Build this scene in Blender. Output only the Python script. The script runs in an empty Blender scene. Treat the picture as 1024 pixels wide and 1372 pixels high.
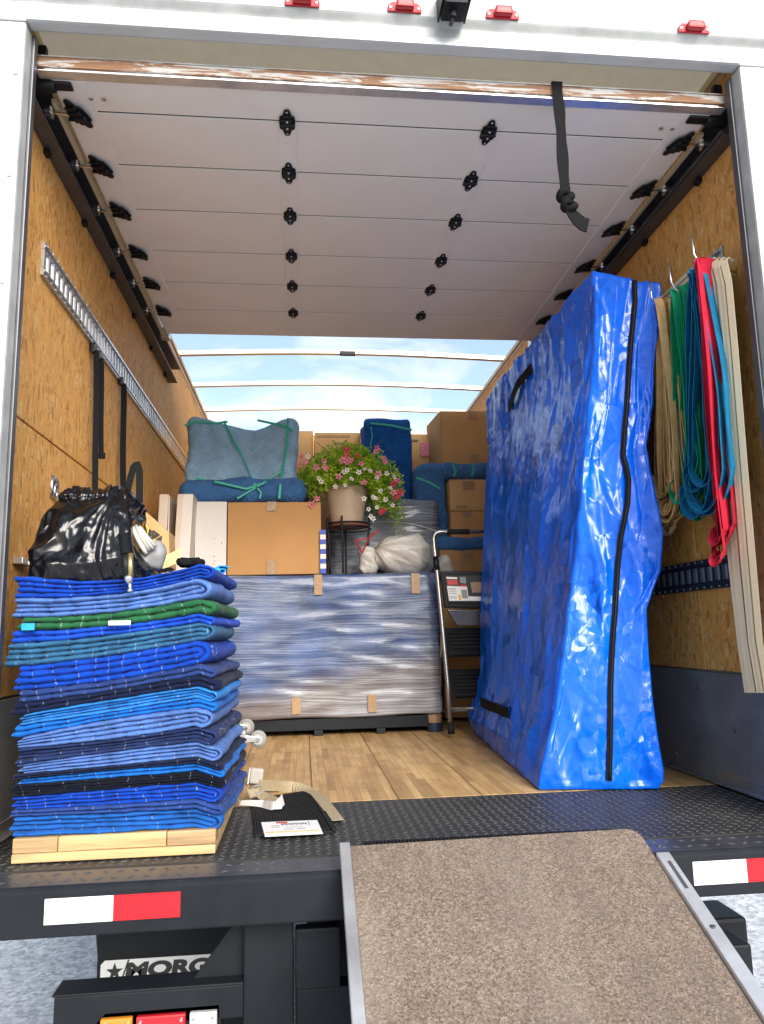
import bpy, bmesh, math, random
import numpy as np
from mathutils import Vector, Matrix, noise as mnoise
R = math.radians
rnd = random.Random(11)
scene = bpy.context.scene
col = scene.collection

# ------------------------------------------------------------------ camera
CAM = (0.7935, -2.0388, 0.5603)
FW = (0.10568, 0.98152, 0.15952); RT = (0.99439, -0.10352, -0.02184); UP = (0.00493, -0.16093, 0.98695)
cd = bpy.data.cameras.new('camera'); cam = bpy.data.objects.new('camera', cd); col.objects.link(cam)
cam.matrix_world = Matrix(((RT[0], UP[0], -FW[0], CAM[0]), (RT[1], UP[1], -FW[1], CAM[1]),
                           (RT[2], UP[2], -FW[2], CAM[2]), (0, 0, 0, 1)))
cd.sensor_fit = 'HORIZONTAL'; cd.sensor_width = 36; cd.lens = 999.9 / 1024 * 36
cd.clip_start = 0.02; cd.clip_end = 2000
scene.camera = cam

# ------------------------------------------------------------------ sky, sun, exposure
SUN_EL = R(29)
world = bpy.data.worlds.new('World'); scene.world = world; world.use_nodes = True
wn = world.node_tree; wn.nodes.clear()
def wnode(t): return wn.nodes.new(t)
wo = wnode('ShaderNodeOutputWorld'); bg = wnode('ShaderNodeBackground'); bg.inputs[1].default_value = 0.10
sky = wnode('ShaderNodeTexSky'); sky.sky_type = 'NISHITA'; sky.sun_disc = False
sky.sun_elevation = SUN_EL; sky.air_density = 1.0; sky.dust_density = 1.2
tc = wnode('ShaderNodeTexCoord'); mp = wnode('ShaderNodeMapping'); mp.inputs['Scale'].default_value = (1.0, 1.0, 2.3)
mp.inputs['Location'].default_value = (0.35, 0.1, 0.2)
nz = wnode('ShaderNodeTexNoise'); nz.inputs['Scale'].default_value = 5.5; nz.inputs['Detail'].default_value = 9
nz.inputs['Roughness'].default_value = 0.58; nz.inputs['Distortion'].default_value = 0.35
cr = wnode('ShaderNodeValToRGB'); cr.color_ramp.elements[0].position = 0.45; cr.color_ramp.elements[1].position = 0.66
mx = wnode('ShaderNodeMix'); mx.data_type = 'RGBA'; mx.inputs[7].default_value = (4.6, 4.7, 4.8, 1)
wn.links.new(tc.outputs['Generated'], mp.inputs[0]); wn.links.new(mp.outputs[0], nz.inputs[0])
wn.links.new(nz.outputs[0], cr.inputs[0]); wn.links.new(cr.outputs[0], mx.inputs[0])
wn.links.new(sky.outputs[0], mx.inputs[6]); wn.links.new(mx.outputs[2], bg.inputs[0]); wn.links.new(bg.outputs[0], wo.inputs[0])
sd = bpy.data.lights.new('sun', 'SUN'); sd.energy = 2.3; sd.angle = R(34); sd.color = (1, 0.95, 0.87)
sun = bpy.data.objects.new('sun', sd); col.objects.link(sun)
# sun stands high behind the photographer's right shoulder, softened by thin cloud
SAZ = R(164)
sdir = Vector((math.sin(SAZ) * math.cos(SUN_EL), math.cos(SAZ) * math.cos(SUN_EL), math.sin(SUN_EL)))
sun.rotation_euler = sdir.to_track_quat('Z', 'Y').to_euler()
sky.sun_rotation = SAZ
vs = scene.view_settings; vs.view_transform = 'Standard'; vs.look = 'None'; vs.gamma = 1.0; vs.exposure = 1.35
vs.use_curve_mapping = False
scene.render.engine = 'CYCLES'
scene.cycles.max_bounces = 10; scene.cycles.diffuse_bounces = 6; scene.cycles.transparent_max_bounces = 12

# ------------------------------------------------------------------ helpers
fw, rt, up, C0 = Vector(FW), Vector(RT), Vector(UP), Vector(CAM)
def at(px, py, v, ax='y'):
    """a point of the place: the sight line of photo pixel (px,py) met with plane ax = v"""
    d = fw * 999.9 + rt * (px - 512) + up * (686 - py); i = 'xyz'.index(ax)
    return C0 + d * ((v - C0[i]) / d[i])
WL = {}
def tag(o, label=None, cat=None, group=None, kind=None):
    if label: o['label'] = label
    if cat: o['category'] = cat
    if group: o['group'] = group
    if kind: o['kind'] = kind
    return o
def thing(name, loc, label, cat, group=None):
    o = bpy.data.objects.new(name, None); col.objects.link(o); o.location = loc; o.empty_display_size = .1
    WL[o.name] = Vector(loc); return tag(o, label, cat, group)
def wl(p): return WL.get(p.name, Vector((0, 0, 0))) if p else Vector((0, 0, 0))
def link(me, name, parent=None, loc=None, rot=None, scale=None):
    o = bpy.data.objects.new(name, me); col.objects.link(o); o.parent = parent
    base = wl(parent)
    if loc is not None: o.location = Vector(loc) - base
    if rot is not None: o.rotation_euler = rot
    if scale is not None: o.scale = scale
    WL[o.name] = Vector(loc) if loc is not None else base
    return o
class MB:
    def __init__(s): s.v = []; s.f = []; s.mi = []; s.cur = 0
    def add(s, vs_, fs):
        b = len(s.v); s.v += [tuple(p) for p in vs_]; s.f += [tuple(b + i for i in f) for f in fs]; s.mi += [s.cur] * len(fs); return s
    def box(s, x0, x1, y0, y1, z0, z1, T=None):
        p = [(x, y, z) for z in (z0, z1) for y in (y0, y1) for x in (x0, x1)]
        if T is not None: p = [T @ Vector(q) for q in p]
        return s.add(p, [(0, 2, 3, 1), (4, 5, 7, 6), (0, 1, 5, 4), (2, 6, 7, 3), (1, 3, 7, 5), (0, 4, 6, 2)])
    def prism(s, pts, d):
        """closed polygon pts (3d) pushed along d"""
        n = len(pts); d = Vector(d); p = [Vector(q) for q in pts]
        return s.add(p + [q + d for q in p], [tuple(range(n))[::-1], tuple(range(n, 2 * n))] + [(i, (i + 1) % n, n + (i + 1) % n, n + i) for i in range(n)])
    def tube(s, pts, r, n=8, cap=True):
        pts = [Vector(p) for p in pts]; m = len(pts); rs = r if isinstance(r, (list, tuple)) else [r] * m
        ref = None; vv = []
        for i, p in enumerate(pts):
            t = (pts[min(i + 1, m - 1)] - pts[max(i - 1, 0)]).normalized()
            if ref is None:
                ref = Vector((0, 0, 1)) if abs(t.z) < .9 else Vector((1, 0, 0))
            a = (ref - t * ref.dot(t)).normalized(); b = t.cross(a); ref = a
            for k in range(n):
                an = 2 * math.pi * k / n; vv.append(p + (a * math.cos(an) + b * math.sin(an)) * rs[i])
        ff = [(i * n + k, i * n + (k + 1) % n, (i + 1) * n + (k + 1) % n, (i + 1) * n + k) for i in range(m - 1) for k in range(n)]
        if cap: ff += [tuple(range(n))[::-1], tuple((m - 1) * n + k for k in range(n))]
        return s.add(vv, ff)
    def lathe(s, c, prof, n=32):
        vv = [(c[0] + r * math.cos(2 * math.pi * k / n), c[1] + r * math.sin(2 * math.pi * k / n), c[2] + z) for r, z in prof for k in range(n)]
        m = len(prof)
        ff = [(i * n + k, i * n + (k + 1) % n, (i + 1) * n + (k + 1) % n, (i + 1) * n + k) for i in range(m - 1) for k in range(n)]
        ff += [tuple(range(n))[::-1], tuple((m - 1) * n + k for k in range(n))]
        return s.add(vv, ff)
    def ribbon(s, pts, w, wid, th=.0015):
        """flat band: pts path, w width direction (one or per point), wid width"""
        m = len(pts); pts = [Vector(p) for p in pts]; vv = []
        for i, p in enumerate(pts):
            t = (pts[min(i + 1, m - 1)] - pts[max(i - 1, 0)]).normalized()
            ww = Vector(w[i] if isinstance(w, list) else w); ww = (ww - t * ww.dot(t)).normalized(); nn = t.cross(ww)
            hw = (wid[i] if isinstance(wid, list) else wid) / 2
            for a, b in ((-1, -1), (1, -1), (1, 1), (-1, 1)): vv.append(p + ww * hw * a + nn * th / 2 * b)
        ff = [(i * 4 + k, i * 4 + (k + 1) % 4, (i + 1) * 4 + (k + 1) % 4, (i + 1) * 4 + k) for i in range(m - 1) for k in range(4)]
        return s.add(vv, ff + [(3, 2, 1, 0), tuple((m - 1) * 4 + k for k in range(4))])
    def build(s, name, mat, parent=None, smooth=False, bevel=0, seg=2, pivot=None):
        base = Vector(pivot) if pivot is not None else wl(parent)
        me = bpy.data.meshes.new(name)
        me.from_pydata([(p[0] - base.x, p[1] - base.y, p[2] - base.z) for p in s.v], [], s.f)
        mats = mat if isinstance(mat, (list, tuple)) else [mat]
        for m in mats: me.materials.append(m)
        if len(mats) > 1: me.polygons.foreach_set('material_index', s.mi)
        if smooth: me.polygons.foreach_set('use_smooth', [True] * len(me.polygons))
        bm = bmesh.new(); bm.from_mesh(me); bmesh.ops.recalc_face_normals(bm, faces=bm.faces)
        if bevel:
            es = [e for e in bm.edges if len(e.link_faces) == 2 and e.calc_face_angle(0) > R(28)]
            bmesh.ops.bevel(bm, geom=es, offset=bevel, segments=seg, affect='EDGES', profile=.6, clamp_overlap=True)
        bm.to_mesh(me); bm.free()
        return link(me, name, parent, loc=pivot if pivot is not None else None)
def rbox(nx, ny, nz, dx, dy, dz, r):
    """rounded-box grid centred on the base: returns verts, faces"""
    key = {}; V = []; F = []
    def vid(i, j, k):
        q = (i, j, k)
        if q not in key:
            p = [(i / nx - .5) * dx, (j / ny - .5) * dy, (k / nz - .5) * dz]
            c = [max(-(d / 2 - r), min(d / 2 - r, a)) for a, d in zip(p, (dx, dy, dz))]
            d = [a - b for a, b in zip(p, c)]; l = math.sqrt(sum(a * a for a in d))
            m = max(abs(a) for a in d)
            if l > 1e-9 and m > r * .05: p = [b + a / l * r * min(1, m / r) for a, b in zip(d, c)]
            key[q] = len(V); V.append((p[0], p[1], p[2] + dz / 2))
        return key[q]
    for i in range(nx):
        for j in range(ny):
            for k in (0, nz):
                F.append([vid(i, j, k), vid(i + 1, j, k), vid(i + 1, j + 1, k), vid(i, j + 1, k)][::(-1 if k == 0 else 1)])
    for i in range(nx):
        for k in range(nz):
            for j in (0, ny):
                F.append([vid(i, j, k), vid(i + 1, j, k), vid(i + 1, j, k + 1), vid(i, j, k + 1)][::(1 if j == 0 else -1)])
    for j in range(ny):
        for k in range(nz):
            for i in (0, nx):
                F.append([vid(i, j, k), vid(i, j + 1, k), vid(i, j + 1, k + 1), vid(i, j, k + 1)][::(-1 if i == 0 else 1)])
    return V, F
def ns(p, s=1.0, o=0.0): return mnoise.noise(Vector((p[0] * s + o, p[1] * s + o * .7, p[2] * s - o)))
def ridge(p, s=1.0, o=0.0): return 1 - 2.6 * abs(ns(p, s, o))
def lerp(a, b, t): return a + (b - a) * t
def interp(x, xs, ys):
    if x <= xs[0]: return ys[0]
    for i in range(1, len(xs)):
        if x <= xs[i]:
            t = (x - xs[i - 1]) / (xs[i] - xs[i - 1]); return ys[i - 1] + (ys[i] - ys[i - 1]) * t
    return ys[-1]
def soft(name, mat, parent, c, dims, r, n, disp, rot=0, smooth=True, warp=None):
    """soft rounded body standing on c; disp(p,nrm)->offset along normal"""
    V, F = rbox(*n, *dims, r); out = []
    T = Matrix.Translation(Vector(c)) @ Matrix.Rotation(rot, 4, 'Z')
    cx = Vector((0, 0, dims[2] / 2))
    for p in V:
        q = Vector(p); inner = Vector([max(-(d / 2 - r), min(d / 2 - r, a)) for a, d in zip((q.x, q.y, q.z - dims[2] / 2), dims)]) + cx
        nr = (q - inner); nr = nr.normalized() if nr.length > 1e-6 else Vector((0, 0, 1))
        if warp: q = warp(q)
        q = q + nr * disp(q, nr); q = T @ q; out.append(q)
    mb = MB(); mb.add(out, F); return mb.build(name, mat, parent, smooth=smooth)

# ------------------------------------------------------------------ materials
class NT:
    def __init__(s, name):
        s.m = bpy.data.materials.new(name); s.m.use_nodes = True; s.t = s.m.node_tree
        s.b = s.t.nodes['Principled BSDF']; s.out = s.t.nodes['Material Output']
        s.tc = s.n('ShaderNodeTexCoord'); s.co = s.tc.outputs['Object']
    def n(s, t, **k):
        o = s.t.nodes.new(t)
        for a, b in k.items(): setattr(o, a, b)
        return o
    def l(s, a, b): s.t.links.new(a, b)
    def put(s, sock, v):
        if isinstance(v, bpy.types.NodeSocket): s.l(v, sock)
        elif isinstance(v, (tuple, list)) and len(v) == 3 and sock.type == 'RGBA': sock.default_value = (*v, 1)
        else: sock.default_value = v
    def map(s, scale=(1, 1, 1), rot=(0, 0, 0), loc=(0, 0, 0), co=None):
        m = s.n('ShaderNodeMapping'); s.l(co or s.co, m.inputs[0]); m.inputs['Scale'].default_value = scale
        m.inputs['Rotation'].default_value = rot; m.inputs['Location'].default_value = loc; return m.outputs[0]
    def noise(s, scale, det=4, rough=.55, dist=0, co=None, col=False):
        t = s.n('ShaderNodeTexNoise'); s.l(co or s.co, t.inputs[0]); t.inputs['Scale'].default_value = scale
        t.inputs['Detail'].default_value = det; t.inputs['Roughness'].default_value = rough; t.inputs['Distortion'].default_value = dist
        return t.outputs[1 if col else 0]
    def vor(s, scale, co=None, feat='F1', out='Distance', rnd_=1):
        t = s.n('ShaderNodeTexVoronoi', feature=feat); s.l(co or s.co, t.inputs[0]); t.inputs['Scale'].default_value = scale
        t.inputs['Randomness'].default_value = rnd_; return t.outputs[out]
    def math(s, op, a, b=0, c=0, clamp=False):
        m = s.n('ShaderNodeMath', operation=op, use_clamp=clamp)
        for i, v in enumerate((a, b, c)): s.put(m.inputs[i], v)
        return m.outputs[0]
    def ramp(s, v, stops):
        r = s.n('ShaderNodeValToRGB'); s.l(v, r.inputs[0]); e = r.color_ramp.elements
        while len(e) < len(stops): e.new(.5)
        for x, (p, c) in zip(e, stops): x.position = p; x.color = (*c, 1) if isinstance(c, (tuple, list)) else (c, c, c, 1)
        return r.outputs[0]
    def mix(s, f, a, b, mode='MIX'):
        m = s.n('ShaderNodeMix', data_type='RGBA', blend_type=mode); s.put(m.inputs[0], f); s.put(m.inputs[6], a); s.put(m.inputs[7], b); return m.outputs[2]
    def sep(s, v=None):
        m = s.n('ShaderNodeSeparateXYZ'); s.l(v or s.co, m.inputs[0]); return m.outputs
    def comb(s, x=0, y=0, z=0):
        m = s.n('ShaderNodeCombineXYZ')
        for i, v in enumerate((x, y, z)): s.put(m.inputs[i], v)
        return m.outputs[0]
    def bump(s, h, st=.3, d=.01, prev=None):
        b = s.n('ShaderNodeBump'); b.inputs['Strength'].default_value = st; b.inputs['Distance'].default_value = d
        s.l(h, b.inputs['Height'])
        if prev: s.l(prev, b.inputs['Normal'])
        return b.outputs[0]
    def fin(s, color=None, rough=None, metal=None, normal=None, **k):
        if color is not None: s.put(s.b.inputs['Base Color'], color)
        if rough is not None: s.put(s.b.inputs['Roughness'], rough)
        if metal is not None: s.put(s.b.inputs['Metallic'], metal)
        if normal is not None: s.l(normal, s.b.inputs['Normal'])
        for a, b in k.items(): s.put(s.b.inputs[a.replace('_', ' ')], b)
        return s.m
def sc(c, f): return tuple(min(1, x * f) for x in c)
def facets(t, co, sx, sy, sz, rot=(0, 0, 0), loc=(0, 0, 0)):
    c = t.map((sx, sy, sz), rot, loc, co); v = t.n('ShaderNodeTexVoronoi', feature='F1'); t.l(c, v.inputs[0]); v.inputs['Scale'].default_value = 1
    d = t.n('ShaderNodeVectorMath', operation='SUBTRACT'); t.l(c, d.inputs[0]); t.l(v.outputs['Position'], d.inputs[1])
    g_ = t.n('ShaderNodeVectorMath', operation='SUBTRACT'); t.l(v.outputs['Color'], g_.inputs[0]); g_.inputs[1].default_value = (.5, .5, .5)
    q = t.n('ShaderNodeVectorMath', operation='DOT_PRODUCT'); t.l(d.outputs[0], q.inputs[0]); t.l(g_.outputs[0], q.inputs[1]); return q.outputs['Value']
def plain(name, c, rough=.5, metal=0, var=.18, vs_=6, bump=.1, bs=60, **k):
    t = NT(name); nz_ = t.noise(vs_, 6, .6)
    colr = t.mix(t.ramp(nz_, [(.3, 0), (.7, 1)]), sc(c, 1 - var), sc(c, 1 + var))
    rg = t.math('MULTIPLY_ADD', nz_, .25, rough - .12)
    return t.fin(colr, rg, metal, t.bump(t.noise(bs, 3), bump, .002), **k)
def osb():
    t = NT('osb_board'); wob = t.noise(3, 2, col=True)
    base = t.n('ShaderNodeVectorMath', operation='MULTIPLY_ADD'); t.l(wob, base.inputs[0]); base.inputs[1].default_value = (.08, .08, .08); t.l(t.co, base.inputs[2]); bco = base.outputs[0]
    cols = []; hs = []
    for k, (rx, o) in enumerate(((.35, 0), (-.5, 3.1), (1.2, 7.7), (.05, 5.3))):
        co = t.map((1, 74, 22), (rx, 0, 0), (o, o, o), bco)
        c = t.vor(1, co, out='Color'); cols.append(t.sep(c)[0]); hs.append(t.sep(c)[1])
    sel = t.noise(19, 3); m1 = t.math('GREATER_THAN', sel, .5); sel2 = t.noise(14, 2, co=t.map(loc=(4, 4, 4))); m2 = t.math('GREATER_THAN', sel2, .52)
    def mixf(f, a, b): return t.math('ADD', t.math('MULTIPLY', a, t.math('SUBTRACT', 1, f)), t.math('MULTIPLY', b, f))
    v = mixf(m2, mixf(m1, cols[0], cols[1]), mixf(m1, cols[2], cols[3])); h = mixf(m2, mixf(m1, hs[0], hs[1]), mixf(m1, hs[2], hs[3]))
    fib = t.noise(1, 5, .7, co=t.map((1, 260, 40)))
    colr = t.ramp(v, [(0, (.36, .155, .04)), (.16, (.66, .32, .075)), (.7, (.82, .42, .115)), (.9, (.76, .43, .14)), (1, (.86, .60, .30))])
    colr = t.mix(.25, colr, t.ramp(fib, [(.25, (.34, .16, .045)), (.75, (.76, .41, .12))]), 'MIX')
    blotch = t.noise(2.2, 5, .6); colr = t.mix(t.ramp(blotch, [(.35, .0), (.75, .35)]), colr, (.42, .21, .07))
    dark = t.vor(28, t.map((1, 2.2, 1)), out='Distance'); colr = t.mix(t.ramp(dark, [(.03, .7), (.07, 0)]), colr, (.12, .05, .02))
    return t.fin(colr, .62, 0, t.bump(fib, .15, .002, t.bump(h, .9, .005)), Specular_IOR_Level=.2)
def osb_plain(axis='x'): return osb()
def cardboard(name='cardboard', c=(.44, .255, .115)):
    t = NT(name); nz_ = t.noise(2.5, 5, .6); x = t.sep()
    cor = t.math('SINE', t.math('MULTIPLY', t.math('ADD', x[0], x[1]), 900))
    f = t.noise(90, 2)
    colr = t.mix(t.ramp(nz_, [(.3, 0), (.7, 1)]), sc(c, .87), sc(c, 1.1)); colr = t.mix(t.math('MULTIPLY', f, .25), colr, sc(c, .7))
    big = t.noise(1, 3, co=t.map((3, 3, 26)))
    return t.fin(colr, .85, 0, t.bump(big, .25, .004, t.bump(cor, .08, .001)), Specular_IOR_Level=.15)
def quilt(name, c, zig=True, line=.5):
    """moving blanket seen flat: zigzag quilting"""
    t = NT(name); x = t.sep(t.n('ShaderNodeVectorMath', operation='ADD').outputs[0])
    wob = t.noise(5, 2, col=True); vm = t.n('ShaderNodeVectorMath', operation='MULTIPLY_ADD'); t.l(wob, vm.inputs[0]); vm.inputs[1].default_value = (.07, .07, .07); t.l(t.co, vm.inputs[2]); x = t.sep(vm.outputs[0])
    hor = t.math('ADD', x[0], t.math('MULTIPLY', x[1], .8))
    z = t.math('PINGPONG', hor, .03); w = t.math('ADD', t.math('ADD', x[2], t.math('MULTIPLY', x[1], .35)), t.math('MULTIPLY', z, .9))
    s_ = t.math('PINGPONG', w, .012); hgt = t.math('DIVIDE', s_, .012)
    hh = t.math('POWER', hgt, .5)
    nz_ = t.noise(14, 4); colr = t.mix(t.ramp(nz_, [(.3, 0), (.7, 1)]), sc(c, .82), sc(c, 1.18))
    colr = t.mix(t.ramp(hgt, [(.0, line), (.22, 0)]), colr, sc(c, 1.9))
    return t.fin(colr, .92, 0, t.bump(t.noise(300, 2), .1, .001, t.bump(hh, .7, .006)), Sheen_Weight=.06, Specular_IOR_Level=.1)
def blanket_mat(name, c, stitch=(.55, .6, .7)):
    t = NT(name); x = t.sep(); nz_ = t.noise(22, 3); wob = t.noise(7, 2)
    u = t.math('ADD', t.math('MULTIPLY', x[0], 21), t.math('MULTIPLY_ADD', wob, 2.2, len(name) * .37 + sum(map(ord, name)) * .31))
    u = t.math('ADD', u, t.math('MULTIPLY', x[2], 4))
    fr = t.math('FRACT', u); ln = t.math('LESS_THAN', fr, .034)
    br = t.math('GREATER_THAN', t.noise(75, 1), .53); m = t.math('MULTIPLY', ln, br)
    # only on the cut edges that face the tail of the truck do the stitches read white
    colr = t.mix(t.ramp(nz_, [(.3, 0), (.7, 1)]), sc(c, .75), sc(c, 1.25))
    geo = t.n('ShaderNodeNewGeometry'); colr = t.mix(t.math('MULTIPLY', m, .42), colr, stitch)
    return t.fin(colr, .95, 0, t.bump(t.noise(380, 2), .25, .0015, t.bump(t.noise(45, 3), .35, .004)), Sheen_Weight=.04, Specular_IOR_Level=.08)
def tarp(name, c):
    t = NT(name); nz_ = t.noise(3, 4)
    wv = t.noise(1, 2, co=t.map((700, 700, 40))); wv2 = t.noise(1, 2, co=t.map((40, 40, 700)))
    dco = t.n('ShaderNodeVectorMath', operation='MULTIPLY_ADD')
    t.l(t.noise(4, 3, col=True), dco.inputs[0]); dco.inputs[1].default_value = (.16, .16, .16); t.l(t.co, dco.inputs[2]); dv = dco.outputs[0]
    a = t.vor(7, t.map((1, 1, .42), (.1, .1, 0), co=dv)); b_ = t.vor(17, t.map((1, 1, .55), (-.2, .1, 0), (3, 1, 2), dv)); c_ = t.vor(42, t.map((1, 1, .7), (.3, 0, 0), (1, 5, 2), dv))
    e = t.vor(14, t.map((1, 1, .35), co=dv), feat='DISTANCE_TO_EDGE'); r1 = t.ramp(e, [(0, 1), (.05, 0)])
    patch = t.ramp(t.noise(2.6, 2), [(.42, 0), (.6, 1)])
    colr = t.mix(t.ramp(nz_, [(.3, 0), (.7, 1)]), sc(c, .85), sc(c, 1.12))
    colr = t.mix(t.math('MULTIPLY', t.math('MULTIPLY', r1, patch), .05), colr, (.20, .40, .85))
    f1 = facets(t, dv, 5, 5, 2.2, (.15, .1, .3)); f2 = facets(t, dv, 13, 13, 7, (.5, -.3, .2), (2, 1, 4)); f3 = facets(t, dv, 34, 34, 24, (.2, .6, .1), (5, 1, 4))
    n1 = t.bump(f1, .9, .09); n2 = t.bump(f2, .9, .035, n1); n3 = t.bump(t.math('MULTIPLY', f3, patch), .9, .013, n2); n3 = t.bump(wv, .05, .0006, t.bump(wv2, .05, .0006, n3))
    return t.fin(colr, .23, 0, n3, Coat_Weight=.1, Coat_Roughness=.12)
def wrap_mat(name, base, dark, white=(.62, .66, .74), lo=.42, hi=.68, low=None, zsplit=0):
    t = NT(name)
    wob = t.noise(1.6, 2, col=True); vm = t.n('ShaderNodeVectorMath', operation='MULTIPLY_ADD'); t.l(wob, vm.inputs[0]); vm.inputs[1].default_value = (.05, .05, .07); t.l(t.co, vm.inputs[2])
    s1 = t.noise(1, 6, .72, .3, co=t.map((2.2, 2.2, 75), co=vm.outputs[0])); s2 = t.noise(1, 5, .7, .2, co=t.map((1.4, 1.4, 150), (0, .1, 0), (3, 2, 1), vm.outputs[0]))
    s3 = t.noise(1, 4, .6, 0, co=t.map((1.2, 1.2, 32), (0, -.16, 0), (7, 2, 1), vm.outputs[0]))
    big = t.noise(2.2, 3, .5, co=t.map((1, 1, 1.3)))
    q1 = t.noise(1, 3, .6, .1, co=t.map((2.6, 2.6, 190), (0, .015, 0), (1, 2, 3), vm.outputs[0])); q2 = t.noise(1, 3, .6, .1, co=t.map((3.4, 3.4, 420), (0, -.03, 0), (5, 2, 3), vm.outputs[0]))
    q3 = t.noise(1, 4, .6, .1, co=t.map((1.2, 1.2, 110), (0, .16, 0), (9, 2, 3), vm.outputs[0]))
    thr = lambda v, a_, b_2, w: t.math('MULTIPLY', t.ramp(v, [(a_, 0), (b_2, 1)]), w)
    m = t.math('ADD', t.math('ADD', thr(q1, .50, .64, .42), thr(q2, .50, .62, .34)), t.math('ADD', thr(q3, .54, .66, .5), thr(big, lo, hi, .55)), clamp=True)
    m = t.math('MULTIPLY', m, thr(t.noise(1.7, 2), .25, .6, 1.0))
    b = t.mix(t.ramp(t.noise(4, 3), [(.35, 0), (.65, 1)]), dark, base)
    if low is not None:
        z = t.sep()[2]; xx = t.sep()[0]
        zz = t.math('ADD', t.math('ADD', z, t.math('MULTIPLY', t.noise(3, 2), .10)), t.math('MULTIPLY', xx, -.22))
        b = t.mix(t.ramp(t.math('MULTIPLY_ADD', t.math('SUBTRACT', zz, zsplit), 8, .5), [(0, 0), (1, 1)]), low, b)
    colr = t.mix(t.math('MULTIPLY', m, .66), b, white)
    h = t.math('ADD', s1, s2)
    return t.fin(colr, .3, 0, t.bump(s3, .3, .012, t.bump(h, .5, .005)), Coat_Weight=.35, Coat_Roughness=.12)
def plank_mat():
    t = NT('floor_wood')
    x = t.sep(); oi = t.n('ShaderNodeObjectInfo')
    br = t.n('ShaderNodeTexBrick'); co = t.comb(t.math('ADD', x[1], t.math('MULTIPLY', oi.outputs['Random'], 3)), x[0]); t.l(co, br.inputs['Vector'])
    br.inputs['Scale'].default_value = 1; br.inputs['Brick Width'].default_value = .34; br.inputs['Row Height'].default_value = .0285
    br.inputs['Mortar Size'].default_value = .0006; br.inputs['Mortar Smooth'].default_value = .1; br.inputs['Bias'].default_value = 0; br.offset = .37; br.squash = 1
    br.inputs['Color1'].default_value = (0, 0, 0, 1); br.inputs['Color2'].default_value = (1, 1, 1, 1); br.inputs['Mortar'].default_value = (.3, .3, .3, 1)
    g = t.noise(1, 6, .65, .5, co=t.map((70, 3.5, 20))); g2 = t.noise(5, 5, .6)
    tone = t.ramp(br.outputs['Color'], [(0, (.33, .20, .08)), (.35, (.50, .32, .13)), (.7, (.61, .41, .185)), (1, (.43, .26, .10))])
    colr = t.mix(t.ramp(g, [(.3, .55), (.62, 0)]), tone, (.24, .13, .055)); colr = t.mix(t.ramp(g2, [(.45, 0), (.75, .45)]), colr, (.22, .135, .07))
    colr = t.mix(t.math('MULTIPLY', br.outputs['Fac'], .65), colr, (.07, .04, .02))
    kn = t.vor(4, t.map((2.5, 1, 1)), out='Distance'); colr = t.mix(t.ramp(kn, [(.035, .8), (.06, 0)]), colr, (.06, .03, .015))
    return t.fin(colr, t.ramp(g2, [(.3, .42), (.7, .62)]), 0, t.bump(g, .15, .002))
def wood(name='pine_wood', c=(.60, .40, .19), stretch=(2, 40, 60), axis=0):
    t = NT(name); g = t.noise(1, 6, .65, 1.0, co=t.map(stretch)); g2 = t.noise(6, 4)
    colr = t.mix(t.ramp(g, [(.35, 0), (.62, 1)]), sc(c, .62), sc(c, 1.12)); colr = t.mix(t.ramp(g2, [(.5, 0), (.8, .5)]), colr, sc(c, .55))
    return t.fin(colr, .6, 0, t.bump(g, .2, .002))
def scuffed(name, c, rough=.45, metal=0, scr=(.3, .3, .32), amt=.6, edge=None):
    t = NT(name); nz_ = t.noise(7, 6, .65); sp = t.noise(1, 5, .75, co=t.map((9, 9, 60))); sp2 = t.noise(60, 4, .8)
    colr = t.mix(t.ramp(nz_, [(.3, 0), (.75, 1)]), sc(c, .8), sc(c, 1.35))
    m = t.math('MULTIPLY', t.ramp(sp, [(.62, 0), (.72, 1)]), t.ramp(sp2, [(.5, 0), (.6, 1)]))
    colr = t.mix(t.math('MULTIPLY', m, amt), colr, scr)
    return t.fin(colr, t.math('MULTIPLY_ADD', nz_, .3, rough - .15), metal, t.bump(nz_, .1, .003, t.bump(t.noise(150, 2), .1, .001)), Specular_IOR_Level=.22 if max(c) < .2 and metal < .1 else .5)
def grit(name, stops, scale, rough=.95, b=.6, d=.004, s2=25):
    t = NT(name); a = t.noise(scale, 3, .8); v = t.vor(scale * .8, out='Color'); big = t.noise(3, 4)
    colr = t.ramp(t.math('MULTIPLY_ADD', t.sep(v)[0], .35, t.math('MULTIPLY', a, .65)), stops)
    colr = t.mix(t.ramp(big, [(.35, .18), (.65, 0)]), colr, stops[0][1])
    if name == 'ramp_grit':
        sm = t.noise(1, 5, .7, .4, co=t.map((11, 2.2, 2.2))); colr = t.mix(t.ramp(sm, [(.48, 0), (.74, .55)]), colr, (.13, .10, .08))
        ls = t.noise(1, 4, .6, .3, co=t.map((5, 1.5, 1.5), loc=(4, 4, 4))); colr = t.mix(t.ramp(ls, [(.5, 0), (.75, .35)]), colr, (.42, .36, .30))
    return t.fin(colr, rough, 0, t.bump(a, b, d))

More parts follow.
